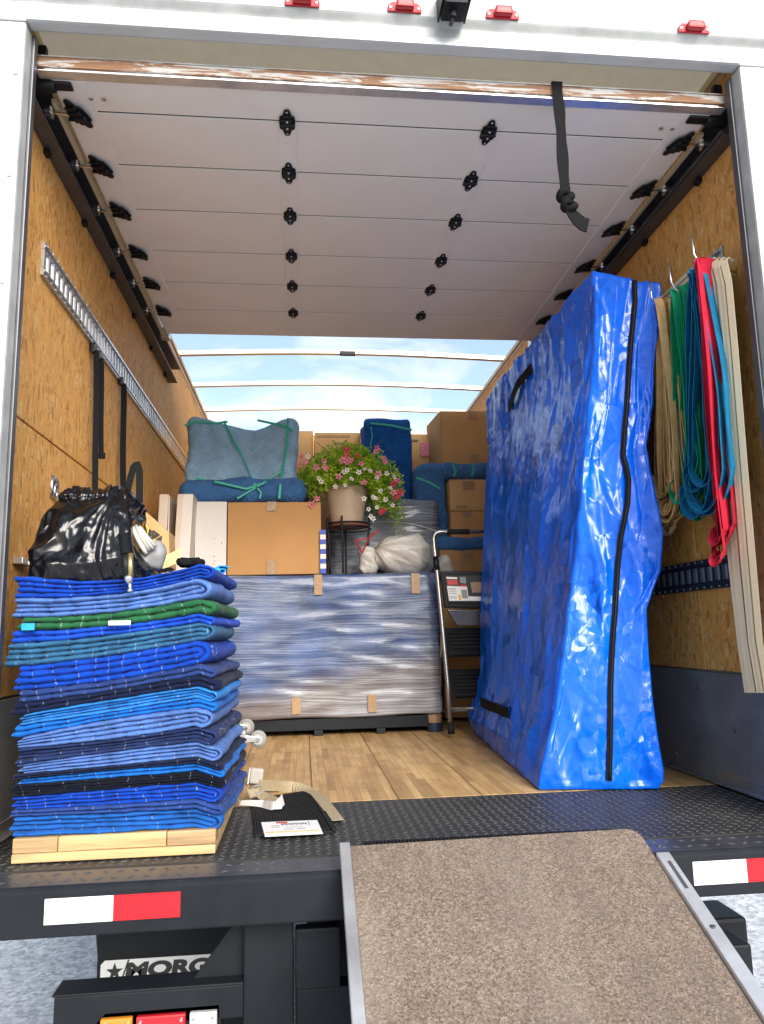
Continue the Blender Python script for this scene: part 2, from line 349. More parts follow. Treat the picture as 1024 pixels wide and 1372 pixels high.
M = {}
M['osb'] = osb()
M['white_paint'] = scuffed('white_paint', (.385, .395, .385), .45, 0, (.22, .21, .19), .6)
M['white_trim'] = plain('white_trim', (.50, .52, .53), .35, .1, .06)
M['steel_dark'] = scuffed('dark_steel', (.10, .10, .11), .42, .6, (.35, .35, .35), .5)
M['black_paint'] = scuffed('black_paint', (.009, .011, .015), .55, .0, (.10, .10, .11), .5)
M['black_metal'] = plain('black_metal', (.008, .009, .011), .45, .1, .2, Specular_IOR_Level=.35)
M['black_plastic'] = plain('black_plastic', (.006, .007, .009), .5, 0, .2, Specular_IOR_Level=.3)
M['rubber'] = scuffed('black_rubber', (.012, .013, .014), .7, 0, (.12, .12, .12), .3)
M['deck'] = scuffed('tread_plate', (.034, .033, .031), .50, .05, (.35, .35, .36), .8)
M['deck_edge'] = scuffed('worn_deck_edge', (.09, .092, .10), .35, .55, (.42, .41, .39), .9)
M['tread'] = scuffed('tread_bar_steel', (.075, .075, .078), .38, .15, (.5, .5, .5), .8)
M['liner'] = scuffed('wall_liner', (.19, .195, .20), .45, .15, (.22, .22, .23), .9)
M['cream'] = plain('cream_paint', (.62, .52, .33), .45, 0, .1)
M['bow'] = plain('roof_bow_metal', (.62, .60, .54), .38, .4, .08)
M['galv'] = scuffed('galvanised_steel', (.52, .53, .54), .33, .85, (.8, .8, .8), .3)
M['navy_metal'] = plain('navy_metal', (.03, .045, .085), .35, .4, .15)
M['alu'] = scuffed('aluminium', (.66, .67, .68), .38, .8, (.35, .35, .35), .5)
M['door'] = plain('door_panel_paint', (.90, .86, .80), .42, 0, .035, 3, .04)
M['door_strip'] = plain('door_strip', (.90, .86, .81), .4, 0, .04)
M['planks'] = plank_mat()
M['pine'] = wood()
M['pine_dark'] = wood('old_pine', (.46, .30, .15))
M['ground'] = grit('ground_concrete', [(.3, (.30, .32, .35)), (.5, (.50, .52, .55)), (.7, (.68, .70, .72))], 55, .9, .6, .004)
M['ramp_grit'] = grit('ramp_grit', [(.28, (.085, .062, .045)), (.44, (.19, .14, .105)), (.58, (.25, .19, .148)), (.76, (.42, .34, .27))], 330, .95, .9, .004)
M['card'] = cardboard('cardboard', (.50, .275, .115)); M['card2'] = cardboard('cardboard_pale', (.56, .33, .15)); M['card3'] = cardboard('cardboard_dull', (.34, .205, .10))
M['tape'] = plain('brown_tape', (.34, .22, .12), .25, 0, .12, 25)
M['tape_clear'] = plain('clear_tape', (.35, .22, .12), .18, 0, .2, 30)
M['white_lam'] = plain('white_laminate', (.66, .62, .58), .5, 0, .05)
M['cream_lam'] = plain('cream_laminate', (.62, .52, .42), .5, 0, .05)
M['quilt_blue'] = quilt('quilt_light_blue', (.27, .43, .62), line=.5)
M['quilt_mid'] = quilt('quilt_mid_blue', (.05, .14, .32), line=.25)
M['quilt_deep'] = quilt('quilt_deep_blue', (.012, .085, .30), line=.2)
M['tarp'] = tarp('blue_tarp', (.0, .125, .80))
M['zip'] = plain('black_webbing', (.008, .008, .009), .85, 0, .2, 90, Specular_IOR_Level=.15)
M['green_band'] = plain('green_stretch_band', (.02, .38, .27), .45, 0, .1)
M['wrap_blue'] = wrap_mat('stretch_wrap_blue', (.035, .085, .25), (.010, .025, .09), (.54, .60, .70), .48, .74, (.11, .085, .08), .36)
M['wrap_grey'] = wrap_mat('stretch_wrap_grey', (.075, .10, .15), (.02, .03, .055), (.58, .62, .68), .5, .8)
def poly(name='black_polythene', c=(.003, .003, .004), rough=.22, amt=1, **k):
    t = NT(name); dco = t.n('ShaderNodeVectorMath', operation='MULTIPLY_ADD'); t.l(t.noise(5, 3, col=True), dco.inputs[0]); dco.inputs[1].default_value = (.12, .12, .12); t.l(t.co, dco.inputs[2])
    f1 = facets(t, dco.outputs[0], 16, 10, 8, (.1, .7, 0)); f2 = facets(t, dco.outputs[0], 42, 30, 26, (.4, .5, 0), (3, 3, 1))
    return t.fin(c, rough, 0, t.bump(f2, .7 * amt, .006, t.bump(f1, .8 * amt, .018)), **k)
M['polybag'] = poly()
M['white_bag'] = poly('white_polythene', (.58, .55, .49), .40, .45)
M['red_plastic'] = plain('red_plastic', (.38, .008, .02), .5)
M['pot'] = plain('clay_pot', (.48, .36, .25), .55, 0, .06)
M['dish'] = plain('terracotta_dish', (.22, .08, .045), .6)
M['tail_red'] = plain('tail_lens_red', (.42, .012, .02), .12, 0, .1, 6, 0, Coat_Weight=.6)
M['marker_red'] = plain('marker_lens_red', (.36, .004, .012), .3, 0, .1, 6, 0)
M['amber'] = plain('amber_lens', (.65, .22, .02), .15, 0, .1, 6, 0, Coat_Weight=.5)
M['clear_lens'] = plain('clear_lens', (.55, .56, .56), .15, .2, .1, 6, 0, Coat_Weight=.5)
M['refl_white'] = plain('reflective_white', (.74, .75, .76), .4, 0, .06, 30, .2, 30)
M['refl_red'] = plain('reflective_red', (.52, .006, .014), .4, 0, .06, 30, .2, 30)
M['paper'] = plain('white_paper', (.78, .77, .74), .5, 0, .03)
M['ink'] = plain('black_ink', (.02, .02, .02), .5); M['ink_grey'] = plain('grey_ink', (.25, .25, .26), .5)
M['ink_red'] = plain('red_ink', (.62, .04, .04), .5); M['ink_orange'] = plain('orange_ink', (.80, .42, .04), .5)
M['yellow'] = plain('yellow_print', (.80, .56, .03), .5, 0, .05); M['pale_yellow'] = plain('pale_yellow_card', (.62, .60, .22), .5)
M['pink_paper'] = plain('pink_paper', (.80, .22, .38), .5)
M['beige_web'] = plain('tan_webbing', (.33, .27, .17), .6, 0, .15, 120, .3, 400)
M['grey_plastic'] = plain('grey_plastic', (.36, .35, .32), .45); M['grey_rubber'] = plain('grey_rubber', (.22, .22, .22), .5)
M['brass'] = plain('brass', (.62, .48, .22), .22, .9, .05); M['chrome'] = plain('bright_steel', (.7, .7, .7), .18, .95, .05)
M['cyan_cloth'] = plain('cyan_cloth', (.015, .30, .62), .8, 0, .15, 20)
M['satin_steel'] = plain('satin_steel', (.34, .34, .33), .28, .85, .06)
def band_mat(name, c): return plain(name, c, .75, 0, .18, 30, .25, 300, Specular_IOR_Level=.15)
M['tan_band'] = band_mat('tan_band', (.66, .43, .19)); M['green_b'] = band_mat('green_band', (.01, .30, .14))
M['teal_b'] = band_mat('teal_blue_band', (.012, .17, .33)); M['red_b'] = band_mat('red_band', (.50, .018, .045))
def cream_stripe():
    t = NT('cream_webbing'); g = t.noise(200, 3); return t.fin(t.mix(g, (.60, .50, .33), (.80, .70, .50)), .8, 0, t.bump(g, .4, .002))
M['cream_b'] = cream_stripe()
def roof_mat(name, c, trans, clear):
    t = NT(name); nz_ = t.noise(14, 5, .7); t.fin(t.mix(t.ramp(nz_, [(.35, 0), (.65, 1)]), sc(c, .85), sc(c, 1.1)), .35)
    tr = t.n('ShaderNodeBsdfTranslucent'); tr.inputs[0].default_value = (*c, 1)
    ms = t.n('ShaderNodeMixShader'); ms.inputs[0].default_value = trans; t.l(t.b.outputs[0], ms.inputs[1]); t.l(tr.outputs[0], ms.inputs[2])
    tp = t.n('ShaderNodeBsdfTransparent'); m2 = t.n('ShaderNodeMixShader'); m2.inputs[0].default_value = clear
    t.l(ms.outputs[0], m2.inputs[1]); t.l(tp.outputs[0], m2.inputs[2]); t.l(m2.outputs[0], t.out.inputs[0]); return t.m
M['roof_frp'] = roof_mat('fibreglass_roof', (.66, .62, .54), .55, 0.0)
M['roof_clear'] = roof_mat('clear_roof_sheet', (.9, .92, .92), .9, .93)

# ------------------------------------------------------------------ ground
mb = MB(); mb.add([(-300, -300, -.88), (300, -300, -.88), (300, 300, -.88), (-300, 300, -.88)], [(0, 1, 2, 3)])
g = mb.build('ground', M['ground']); tag(g, kind='structure')

# ------------------------------------------------------------------ truck
truck = thing('moving_truck', (1.1, 0, -.88), 'white box truck with its rear door rolled up, seen into the loaded cargo box', 'truck')
XL, XR, YN = -.07, 2.27, 5.02
def part(mb, name, m, parent=truck, **k): return mb.build(name, M[m] if isinstance(m, str) else m, parent, **k)
# rear frame
mb = MB(); mb.box(-.16, 0, -.03, .045, -.06, 2.34); part(mb, 'rear_post', 'white_paint', bevel=.008)
mb = MB(); mb.box(2.2, 2.36, -.03, .045, -.06, 2.34); part(mb, 'rear_post', 'white_paint', bevel=.008)
mb = MB(); mb.prism([(-.16, -.03, 2.342), (-.16, -.035, 2.40), (-.16, -.055, 2.42), (-.16, -.055, 2.60), (-.16, .012, 2.62), (-.16, .012, 2.342)], (2.52, 0, 0))
hd = part(mb, 'header', 'white_paint', bevel=.006)
mb = MB(); mb.box(.0, 2.2, -.040, .010, 2.3385, 2.37); part(mb, 'header_trim', 'white_trim', hd, bevel=.01)
for x0 in (-.16, 2.2):
    mb = MB(); mb.box(x0 + .001, x0 + .159, -.0312, -.0302, 2.3385, 2.3415); part(mb, 'corner_sealant', 'ink_grey', hd)
    for k in range(7):
        zz = .25 + k * .32; xx_ = .022 if x0 < 0 else 2.222 
        mb = MB(); mb.tube([(-.02 if x0 < 0 else 2.22, -.0325, zz), (-.02 if x0 < 0 else 2.22, -.030, zz)], .006, 10); part(mb, 'post_screw', 'galv')
for k in range(9):
    mb = MB(); mb.tube([(.05 + k * .262, -.0565, 2.435), (.05 + k * .262, -.0545, 2.435)], .0055, 10); part(mb, 'header_screw', 'white_trim', hd)
# dark jamb channels inside the posts
for s, x0 in ((1, 0.0), (-1, 2.2)):
    mb = MB(); mb.box(x0 - .010 * (s < 0), x0 + .010 * (s > 0), .018, .045, .0, 2.335); mb.box(x0 - .03 if s > 0 else x0, x0 if s > 0 else x0 + .03, .0455, .06, 0, 2.3)
    part(mb, 'door_channel', 'steel_dark', bevel=.003)
# walls: osb sheets, liner, base angle
for s, xa, xb in ((0, XL - .02, XL), (1, XR, XR + .02)):
    w = MB(); w.box(xa - (.02 if s == 0 else 0), xb + (.02 if s else 0), .10, YN + .04, -.03, 2.50) if False else None
    shell = MB(); shell.box(xa - .03 if s == 0 else xb, xa if s == 0 else xb + .03, .046, YN + .05, -.04, 2.55)
    wall = part(shell, 'side_wall', 'white_paint')
    if s == 0: segs = [(.10, 1.9), (1.904, YN)]; rows = [(.40, 1.231), (1.237, 2.47)]
    else: segs = [(.047, .629), (.633, 1.85), (1.854, YN)]; rows = [(.40, 2.47)]
    for y0, y1 in segs:
        for z0, z1 in rows:
            if s == 0 and z0 < 1: y0_, y1_ = (.047, YN) if y0 < 1 else (None, None)
            else: y0_, y1_ = y0, y1
            if s == 0 and z0 > 1 and y0 < 1: y0_, y1_ = .047, YN
            elif s == 0 and z0 > 1: continue
            if y0_ is None: continue
            mb = MB(); mb.box(xa, xb, y0_, y1_, z0, z1); part(mb, 'osb_panel', 'osb', wall, bevel=.0015, seg=1)
    mb = MB(); mb.box(xa, xb + (.003 if s == 0 else 0), .047, 1.3, .0, .392) if s == 0 else mb.box(xa - .003, xb, .047, YN, .0, .392)
    if s == 0: mb.box(xa, xb + .003, 1.303, YN, 0, .392)
    ln = part(mb, 'wall_liner', 'liner', wall, bevel=.0015, seg=1)
    mb = MB(); r2 = random.Random(s)
    for i in range(14):
        y = .25 + i * .22; z = r2.choice([.33, .06, .2]); xx = xb + .003 if s == 0 else xa - .003
        mb.lathe((0, 0, 0), [(.007, 0), (.005, .004)], 8); k = 16
        for q in range(16):
            v = mb.v[-16 + q]; mb.v[-16 + q] = (xx + (v[2] if s == 0 else -v[2]), y + v[0], z + v[1])
    part(mb, 'rivet', 'steel_dark', wall)
    xx = xb + .003 if s == 0 else xa - .003; d = 1 if s == 0 else -1
    mb = MB(); mb.box(min(xx, xx + d * .004), max(xx, xx + d * .004), .1, .62, .0, .05); mb.box(min(xx, xx + d * .02), max(xx, xx + d * .02), .1, 1.0, .005, .010)
    part(mb, 'base_angle', 'galv', wall, bevel=.001, seg=1)
    mb = MB(); mb.box(min(xx, xx + d * .02), max(xx, xx + d * .02), .12, YN, 2.472, 2.50); part(mb, 'top_rail', 'cream', wall, bevel=.003)
# nose wall
mb = MB(); mb.box(XL, XR, YN, YN + .03, 0, 2.50); nw = part(mb, 'nose_wall', 'osb')
mb = MB(); mb.box(XL, XR, YN - .012, YN - .001, 2.46, 2.50); part(mb, 'nose_rail', 'bow', nw, bevel=.003)
# roof
mb = MB(); mb.box(XL - .03, XR + .03, .014, 2.44, 2.555, 2.562); part(mb, 'roof_panel', 'roof_frp')
mb = MB(); mb.box(XL - .03, XR + .03, 2.444, YN + .05, 2.555, 2.562); part(mb, 'clear_roof_panel', 'roof_clear')
for y in (1.04, 1.70, 2.36, 3.02, 3.69, 4.35):
    mb = MB(); n = 24
    for k in range(n):
        a, b = k / n, (k + 1) / n; za, zb = 2.46 + .03 * math.sin(math.pi * a), 2.46 + .03 * math.sin(math.pi * b); dz = .03
        x0, x1 = lerp(XL, XR, a), lerp(XL, XR, b)
        mb.prism([(x0, y - .02, za + dz), (x0, y + .02, za + dz), (x0, y + .016, za + dz + .03), (x0, y - .016, za + dz + .03)], (x1 - x0, 0, zb - za))
    part(mb, 'roof_bow', 'bow')
mb = MB(); mb.box(1.06, 1.17, 2.975, 3.003, 2.500, 2.53); part(mb, 'dome_lamp', 'black_plastic', bevel=.004)
# floor planks
fl = MB(); fl.box(XL - .02, XR + .02, -.0, YN, -.06, -.022); flo = part(fl, 'floor', 'steel_dark')
pitch = .291; x = .8227 - 3 * pitch - .0; edges = []
while x < XR: edges.append(x); x += pitch
edges = [XL] + [e for e in edges if e > XL + .03] + [XR]
for a, b in zip(edges, edges[1:]):
    mb = MB(); mb.box(a + .0012, b - .0012, .607, YN, -.02, 0); part(mb, 'floor_plank', 'planks', flo, bevel=.0012, seg=1, pivot=(a, .607, 0))
# tread deck
mb = MB(); mb.box(XL, XR, -.002, .6055, -.02, -.001); dk = part(mb, 'tread_deck', 'deck', flo)
mb = MB(); r2 = random.Random(4)
for i in range(84):
    for j in range(22):
        x = XL + .02 + i * .0275; y = .012 + j * .027; a = R(45) if (i + j) % 2 else R(-45)
        T = Matrix.Translation((x, y, -.001)) @ Matrix.Rotation(a, 4, 'Z'); L = .0125; w = .0035
        p = [T @ Vector(q) for q in ((-L, 0, 0), (0, -w, 0), (L, 0, 0), (0, w, 0), (-L * .4, 0, .0022), (L * .4, 0, .0022))]
        mb.add(p, [(0, 1, 4), (1, 5, 4), (1, 2, 5), (2, 3, 5), (3, 4, 5), (3, 0, 4)])
o = part(mb, 'tread_bars', 'tread', flo, smooth=False); o['kind'] = 'stuff'
mb = MB(); mb.box(-.15, 2.35, -.118, -.004, -.03, -.003); ed = part(mb, 'deck_edge', 'deck_edge', bevel=.003)
mb = MB(); r2 = random.Random(8)
for i in range(64):
    for j in range(2):
        x = -.1 + i * .037 + r2.uniform(-.003, .003); y = -.085 + j * .05
        T = Matrix.Translation((x, y, -.003)) @ Matrix.Rotation(R(30 if (i + j) % 2 else -30), 4, 'Z'); L = .012; w = .0045
        p = [T @ Vector(q) for q in ((-L, 0, 0), (0, -w, 0), (L, 0, 0), (0, w, 0), (0, 0, .003))]
        mb.add(p, [(0, 1, 4), (1, 2, 4), (2, 3, 4), (3, 0, 4)])
o = part(mb, 'edge_studs', 'tread', ed); o['kind'] = 'stuff'
# bumper beam
mb = MB(); mb.prism([(-.16, -.133, -.012), (-.16, -.122, -.0015), (-.16, -.06, -.032), (-.16, -.06, -.112), (-.16, -.133, -.112)], (2.54, 0, 0))
bp_ = part(mb, 'bumper_beam', 'black_paint', bevel=.004)
for seq in (((.20, .353, 'refl_white'), (.353, .505, 'refl_red')), ((1.765, 1.908, 'refl_white'), (1.908, 2.06, 'refl_red'))):
    for a, b, m in seq:
        mb = MB(); mb.box(a, b, -.1345, -.1332, -.083, -.027); o = part(mb, 'reflective_tape', m, bp_, bevel=.0006, seg=1)
        o['label'] = 'white reflective tape' if m == 'refl_white' else 'red reflective tape'
# undercarriage
for q in (.645, 1.60): mb = MB(); mb.box(q, q + .12, -.05, .05, -.75, -.113); part(mb, 'bumper_upright', 'black_paint', bevel=.006)
mb = MB(); mb.prism([(.644, -.01, -.115), (.644, -.01, -.268), (.522, -.01, -.268)], (0, .012, 0)); part(mb, 'brace', 'black_paint', bevel=.002)
mb = MB(); mb.box(.205, .645, -.05, .02, -.345, -.272); mb.box(.20, .645, -.052, .03, -.272, -.266); part(mb, 'step_beam', 'black_paint', bevel=.004)
mb = MB(); mb.box(1.72, 1.95, -.05, .06, -.345, -.262); part(mb, 'step_beam', 'black_paint', bevel=.006)
mb = MB(); p_, q_ = at(930, 1234, .35), at(1005, 1272, .35); mb.box(p_.x - .3, q_.x, .35, .52, q_.z, p_.z); part(mb, 'step_beam', 'black_paint', bevel=.012)
for xa in (.80, 1.42):
    mb = MB(); mb.box(xa, xa + .07, .0, 3.2, -.36, -.14); part(mb, 'chassis_rail', 'black_paint', bevel=.004)
for y in (.02, .45, .9, 1.35, 1.8): mb = MB(); mb.box(-.02, 2.22, y, y + .05, -.139, -.062); part(mb, 'cross_member', 'black_paint')
mb = MB(); mb.box(.77, 1.6, -.03, .03, -.42, -.30); mb.box(.77, .88, -.04, .0, -.3, -.16); mb.box(.87, 1.5, .3, .36, -.5, -.2); part(mb, 'hitch_beam', 'black_paint', bevel=.006)
mb = MB(); mb.tube([(.05, 1.5, -.42), (2.15, 1.5, -.42)], .06, 12); mb.lathe((1.1, 1.5, -.57), [(.05, 0), (.16, .08), (.18, .15), (.16, .22), (.05, .3)], 20); part(mb, 'axle', 'black_paint', smooth=True)
for xa in (.0, .26, 1.72, 1.98):
    mb = MB(); prof = [(.15, -.01), (.2, .0), (.38, .0), (.42, .03), (.43, .06), (.43, .16), (.42, .19), (.38, .22), (.2, .22), (.15, .21)]
    mb.lathe((0, 0, 0), prof, 36); mb.v = [(xa + v[2], 1.5 + v[0], -.46 + v[1]) for v in mb.v]; wh = part(mb, 'wheel', 'rubber', smooth=False)
mb = MB(); mb.box(.16, .66, .52, .53, -.75, -.145); mf = part(mb, 'mud_flap', 'rubber')
mb = MB(); mb.box(1.66, 2.12, .9, .91, -.75, -.145); part(mb, 'mud_flap', 'rubber')
def text_obj(body, name, m, parent, origin, xdir, ydir, size, ext=.0008, bold=0, width=None):
    cu = bpy.data.curves.new(name, 'FONT'); cu.body = body; cu.size = size; cu.extrude = ext; cu.offset = bold
    to = bpy.data.objects.new('tmp', cu); col.objects.link(to); dg = bpy.context.evaluated_depsgraph_get(); dg.update()
    me = bpy.data.meshes.new_from_object(to.evaluated_get(dg)); bpy.data.objects.remove(to)
    xd, yd = Vector(xdir).normalized(), Vector(ydir).normalized(); zd = xd.cross(yd); o_ = Vector(origin) - wl(parent)
    T = Matrix((( xd.x, yd.x, zd.x, o_.x), (xd.y, yd.y, zd.y, o_.y), (xd.z, yd.z, zd.z, o_.z), (0, 0, 0, 1)))
    xs = [v.co.x for v in me.vertices]; k = width / (max(xs) - min(xs)) if width and xs else 1
    for v in me.vertices: v.co.x *= k
    me.transform(T); me.materials.clear(); me.materials.append(M[m]); me.name = name
    return link(me, name, parent)
# MORGAN badge on the mud flap
A_, B_ = at(135, 1288, .518), at(312, 1276.6, .518); A_.z -= .0; hgt = .085; w_ = B_.x - A_.x
zt = A_.z + .0; sl = (B_.z - A_.z) / w_
mb = MB(); mb.prism([(A_.x + .012, .5195, zt), (B_.x, .5195, zt + sl * w_ + .0), (B_.x - .035, .5195, zt - hgt + sl * w_), (A_.x, .5195, zt - hgt), (A_.x, .5195, zt - .012)], (0, -.0012, 0)); bd = part(mb, 'badge', 'paper', mf)
cx, cz = A_.x + .042, zt - .033; pts = []
for k in range(10):
    rr = .026 if k % 2 == 0 else .0105; an = math.pi / 2 + k * math.pi / 5; pts.append((cx + rr * math.cos(an), .5181, cz + rr * math.sin(an)))
mb = MB(); mb.prism(pts, (0, -.001, 0)); mb.prism([(cx + .014, .5181, zt - hgt + .012), (cx + .019, .5181, zt - hgt + .012), (cx + .044, .5181, zt - .001), (cx + .039, .5181, zt - .001)], (0, -.001, 0)); part(mb, 'badge_star', 'ink', bd) if False else part(mb, 'badge_star', 'ink', mf)
text_obj('MORGAN', 'badge_lettering', 'ink', mf, (cx + .030, .5178, zt - .050 + sl * .03), (1, 0, sl), (.18, 0, 1), .056, .0006, .0030, .375)
# tail light cluster
a = at(128, 1356, -.05); b = at(297, 1343, -.05); zb = b.z - .11
mb = MB(); mb.prism([(a.x + .02, -.05, a.z), (b.x, -.05, b.z), (b.x, -.05, zb), (a.x - .01, -.05, zb), (a.x - .01, -.05, a.z - .03)], (0, .07, 0)); tl = part(mb, 'tail_light', 'black_plastic', bevel=.006)
for f0, f1, m, nm in ((.05, .30, 'amber', 'amber lens'), (.33, .72, 'tail_red', 'red lens'), (.75, .97, 'clear_lens', 'clear reversing lens')):
    x0, x1 = lerp(a.x, b.x, f0), lerp(a.x, b.x, f1); zt_ = lerp(a.z, b.z, (f0 + f1) / 2) - .012
    mb = MB(); mb.box(x0, x1, -.066, -.051, zb + .01, zt_); o = part(mb, 'lens', m, tl, bevel=.004); o['label'] = nm
    for q in (x0 + .01, x1 - .01):
        mb = MB(); mb.tube([(q, -.070, zt_ - .012), (q, -.0665, zt_ - .012)], .0035, 8); part(mb, 'screw', 'chrome', tl)
# marker lights
def marker(px, py):
    c = at(px, py, -.056); mb = MB(); w = .052
    mb.prism([(c.x - w, -.056, c.z - .012), (c.x + w, -.056, c.z - .012), (c.x + w, -.056, c.z + .006), (c.x + w * .75, -.056, c.z + .02), (c.x - w * .75, -.056, c.z + .02), (c.x - w, -.056, c.z + .006)], (0, -.007, 0))
    m = part(mb, 'marker_light', 'red_plastic', bevel=.003)
    mb = MB(); mb.prism([(c.x - w * .55, -.0635, c.z - .010), (c.x + w * .55, -.0635, c.z - .010), (c.x + w * .5, -.0635, c.z + .016), (c.x - w * .5, -.0635, c.z + .016)], (0, -.02, 0)); part(mb, 'lens', 'marker_red', m, bevel=.006)
    for q in (-.043, .043): mb = MB(); mb.tube([(c.x + q, -.0655, c.z), (c.x + q, -.063, c.z)], .004, 8); part(mb, 'screw', 'galv', m)
for q in ((405, 5), (542, 13), (673, 22), (929, 41)): marker(*q)
# rear-view camera
c = at(608, 8, -.10); mb = MB(); mb.box(c.x - .036, c.x + .036, -.145, -.07, c.z - .028, c.z + .05); cm = part(mb, 'reversing_camera', 'black_plastic', bevel=.006)
for q in (-.043, .038): mb = MB(); mb.box(c.x + q, c.x + q + .005, -.15, -.057, c.z - .02, c.z + .06); part(mb, 'bracket', 'black_metal', cm, bevel=.001)
mb = MB(); mb.tube([(c.x, -.153, c.z + .012), (c.x, -.146, c.z + .012)], .017, 20); mb.tube([(c.x, -.157, c.z + .012), (c.x, -.1531, c.z + .012)], [.011, .013], 20); part(mb, 'lens', 'steel_dark', cm)
mb = MB(); [mb.tube([(c.x + q, -.149, c.z + p), (c.x + q, -.1455, c.z + p)], .003, 8) for q, p in ((-.024, 0), (-.024, .024), (.024, 0), (.024, .024))]; part(mb, 'led', 'galv', cm)
mb = MB(); mb.tube([(c.x - .004, -.11, c.z - .03), (c.x - .006, -.11, c.z - .05)], .011, 12); mb.tube([(c.x - .006, -.11, c.z - .05), (c.x - .012, -.10, c.z - .068)], .006, 8); part(mb, 'clamp_screw', 'black_metal', cm)

# roll-up door
seams = [.092, .24, .52, .81, 1.14, 1.44, 1.75, 2.08]; ZD = 2.26
dr = MB(); dr.box(.02, 2.18, .07, .092, ZD - .001, ZD + .012); door = part(dr, 'roll_up_door', 'alu', bevel=.002)
for a in seams[1:-1]:
    mb = MB(); mb.box(.03, 2.17, a - .008, a + .008, ZD + .0245, ZD + .028); mb.box(.031, 2.169, a - .0038, a + .0038, ZD + .003, ZD + .0245); part(mb, 'seam_shade_strip', 'rubber', door)  # added dark strips block roof light and give the panel gaps their shade
for a, b in zip(seams, seams[1:]):
    mb = MB(); mb.box(.03, 2.17, a + .0042, b - .0042, ZD, ZD + .024); part(mb, 'door_panel', 'door', door, bevel=.0008, seg=1, pivot=(1.1, a, ZD))
worn = NT('worn_painted_wood'); z_ = worn.noise(1, 6, .75, .6, co=worn.map((5, 30, 60)))
gr_ = worn.noise(1, 5, .7, co=worn.map((12, 60, 250)))
mw = worn.fin(worn.mix(worn.ramp(z_, [(.49, 0), (.53, 1)]), worn.mix(gr_, (.17, .07, .03), (.36, .19, .10)), (.52, .51, .49)), .6, 0, worn.bump(z_, .4, .003))
mb = MB(); mb.box(.0, 2.2, .064, .090, ZD + .013, ZD + .045); part(mb, 'wooden_bottom_rail', mw, door, bevel=.003)
mb = MB(); mb.box(.0, 2.2, .060, .096, ZD - .004, ZD - .0015); mb.box(.0, 2.2, .060, .070, ZD + .0455, ZD + .0475); part(mb, 'metal_lip', 'alu', door)
for xc in (.748, 1.437):
    mb = MB(); mb.box(xc - .032, xc + .032, .25, 2.07, ZD - .0035, ZD - .0005); part(mb, 'hinge_strip', 'door_strip', door, bevel=.001, seg=1)
for xc in (.085, 2.115):
    mb = MB(); mb.box(xc - .05, xc + .05, .10, 2.07, ZD - .0035, ZD - .0005); part(mb, 'hinge_strip', 'door_strip', door, bevel=.001, seg=1)
def hinge_mesh():
    mb = MB(); pts = []
    for k in range(24):
        a = 2 * math.pi * k / 24; c_, s_ = math.cos(a), math.sin(a)
        pts.append((0, 0))
    out = [(-.025, -.030), (-.015, -.036), (-.010, -.058), (-.005, -.065), (.005, -.065), (.010, -.058), (.015, -.036), (.025, -.030), (.027, 0), (.025, .030), (.015, .036), (.010, .058), (.005, .065), (-.005, .065), (-.010, .058), (-.015, .036), (-.025, .030), (-.027, 0)]
    mb.prism([(a, b, -.004) for a, b in out][::-1], (0, 0, -.004))
    mb.box(-.019, .019, -.024, .024, -.016, -.007); mb.tube([(-.025, 0, -.016), (.025, 0, -.016)], .006, 10)
    for y in (-.034, .034): mb.box(-.014, .014, y - .006, y + .006, -.013, -.007)
    me = mb.build('hinge', M['black_metal'], None, bevel=.0015, seg=1, pivot=(0, 0, 0)); m = me.data; bpy.data.objects.remove(me)
    mb = MB()
    for y in (-.053, .053, -.016, .016): mb.tube([(0 + (.0 if abs(y) > .02 else 0), y, -.0185 if abs(y) < .02 else -.0105), (0, y, -.008)], .0042, 8)
    o = mb.build('rivet', M['galv'], None, smooth=True, pivot=(0, 0, 0)); m2 = o.data; bpy.data.objects.remove(o); return m, m2
hm, rm = hinge_mesh()
for xc in (.748, 1.437):
    for y in seams[1:7]:
        link(hm, 'hinge', door, loc=(xc, y, ZD)); link(rm, 'hinge_rivets', door, loc=(xc, y, ZD))['kind'] = 'stuff'
em = MB(); 
for xc, d in ((.075, -1), (2.125, 1)):
    for y in seams[1:7]:
        h = link(hm, 'edge_hinge', door, loc=(xc, y, ZD - .002), rot=(0, R(-12 * d), R(20 * d)), scale=(1.25, 1.05, 1.6))
        mb = MB(); mb.tube([(xc, y, ZD - .015), (xc + d * .085, y, ZD - .01)], .006, 8); mb.tube([(xc + d * .085, y, ZD - .01), (xc + d * .105, y, ZD - .01)], .02, 14); part(mb, 'roller', 'chrome', door, smooth=False)
# latch parts near the bottom rail
for xc, d in ((.06, 1), (2.14, -1)):
    mb = MB(); mb.box(xc - .045, xc + .03, .10, .135, ZD - .014, ZD - .004); mb.tube([(xc - d * .09, .12, ZD - .01), (xc - d * .02, .12, ZD - .01)], .02, 12)
    mb.box(min(xc - d * .075, xc - d * .045), max(xc - d * .075, xc - d * .045), .092, .115, ZD + .02, ZD + .11)
    part(mb, 'corner_bracket', 'black_metal', door, bevel=.004)
    mb = MB(); [mb.tube([(xc + d * q, .175, ZD - .006), (xc + d * q, .175, ZD)], .007, 10) for q in (.07, .11)]; part(mb, 'bolt', 'galv', door)
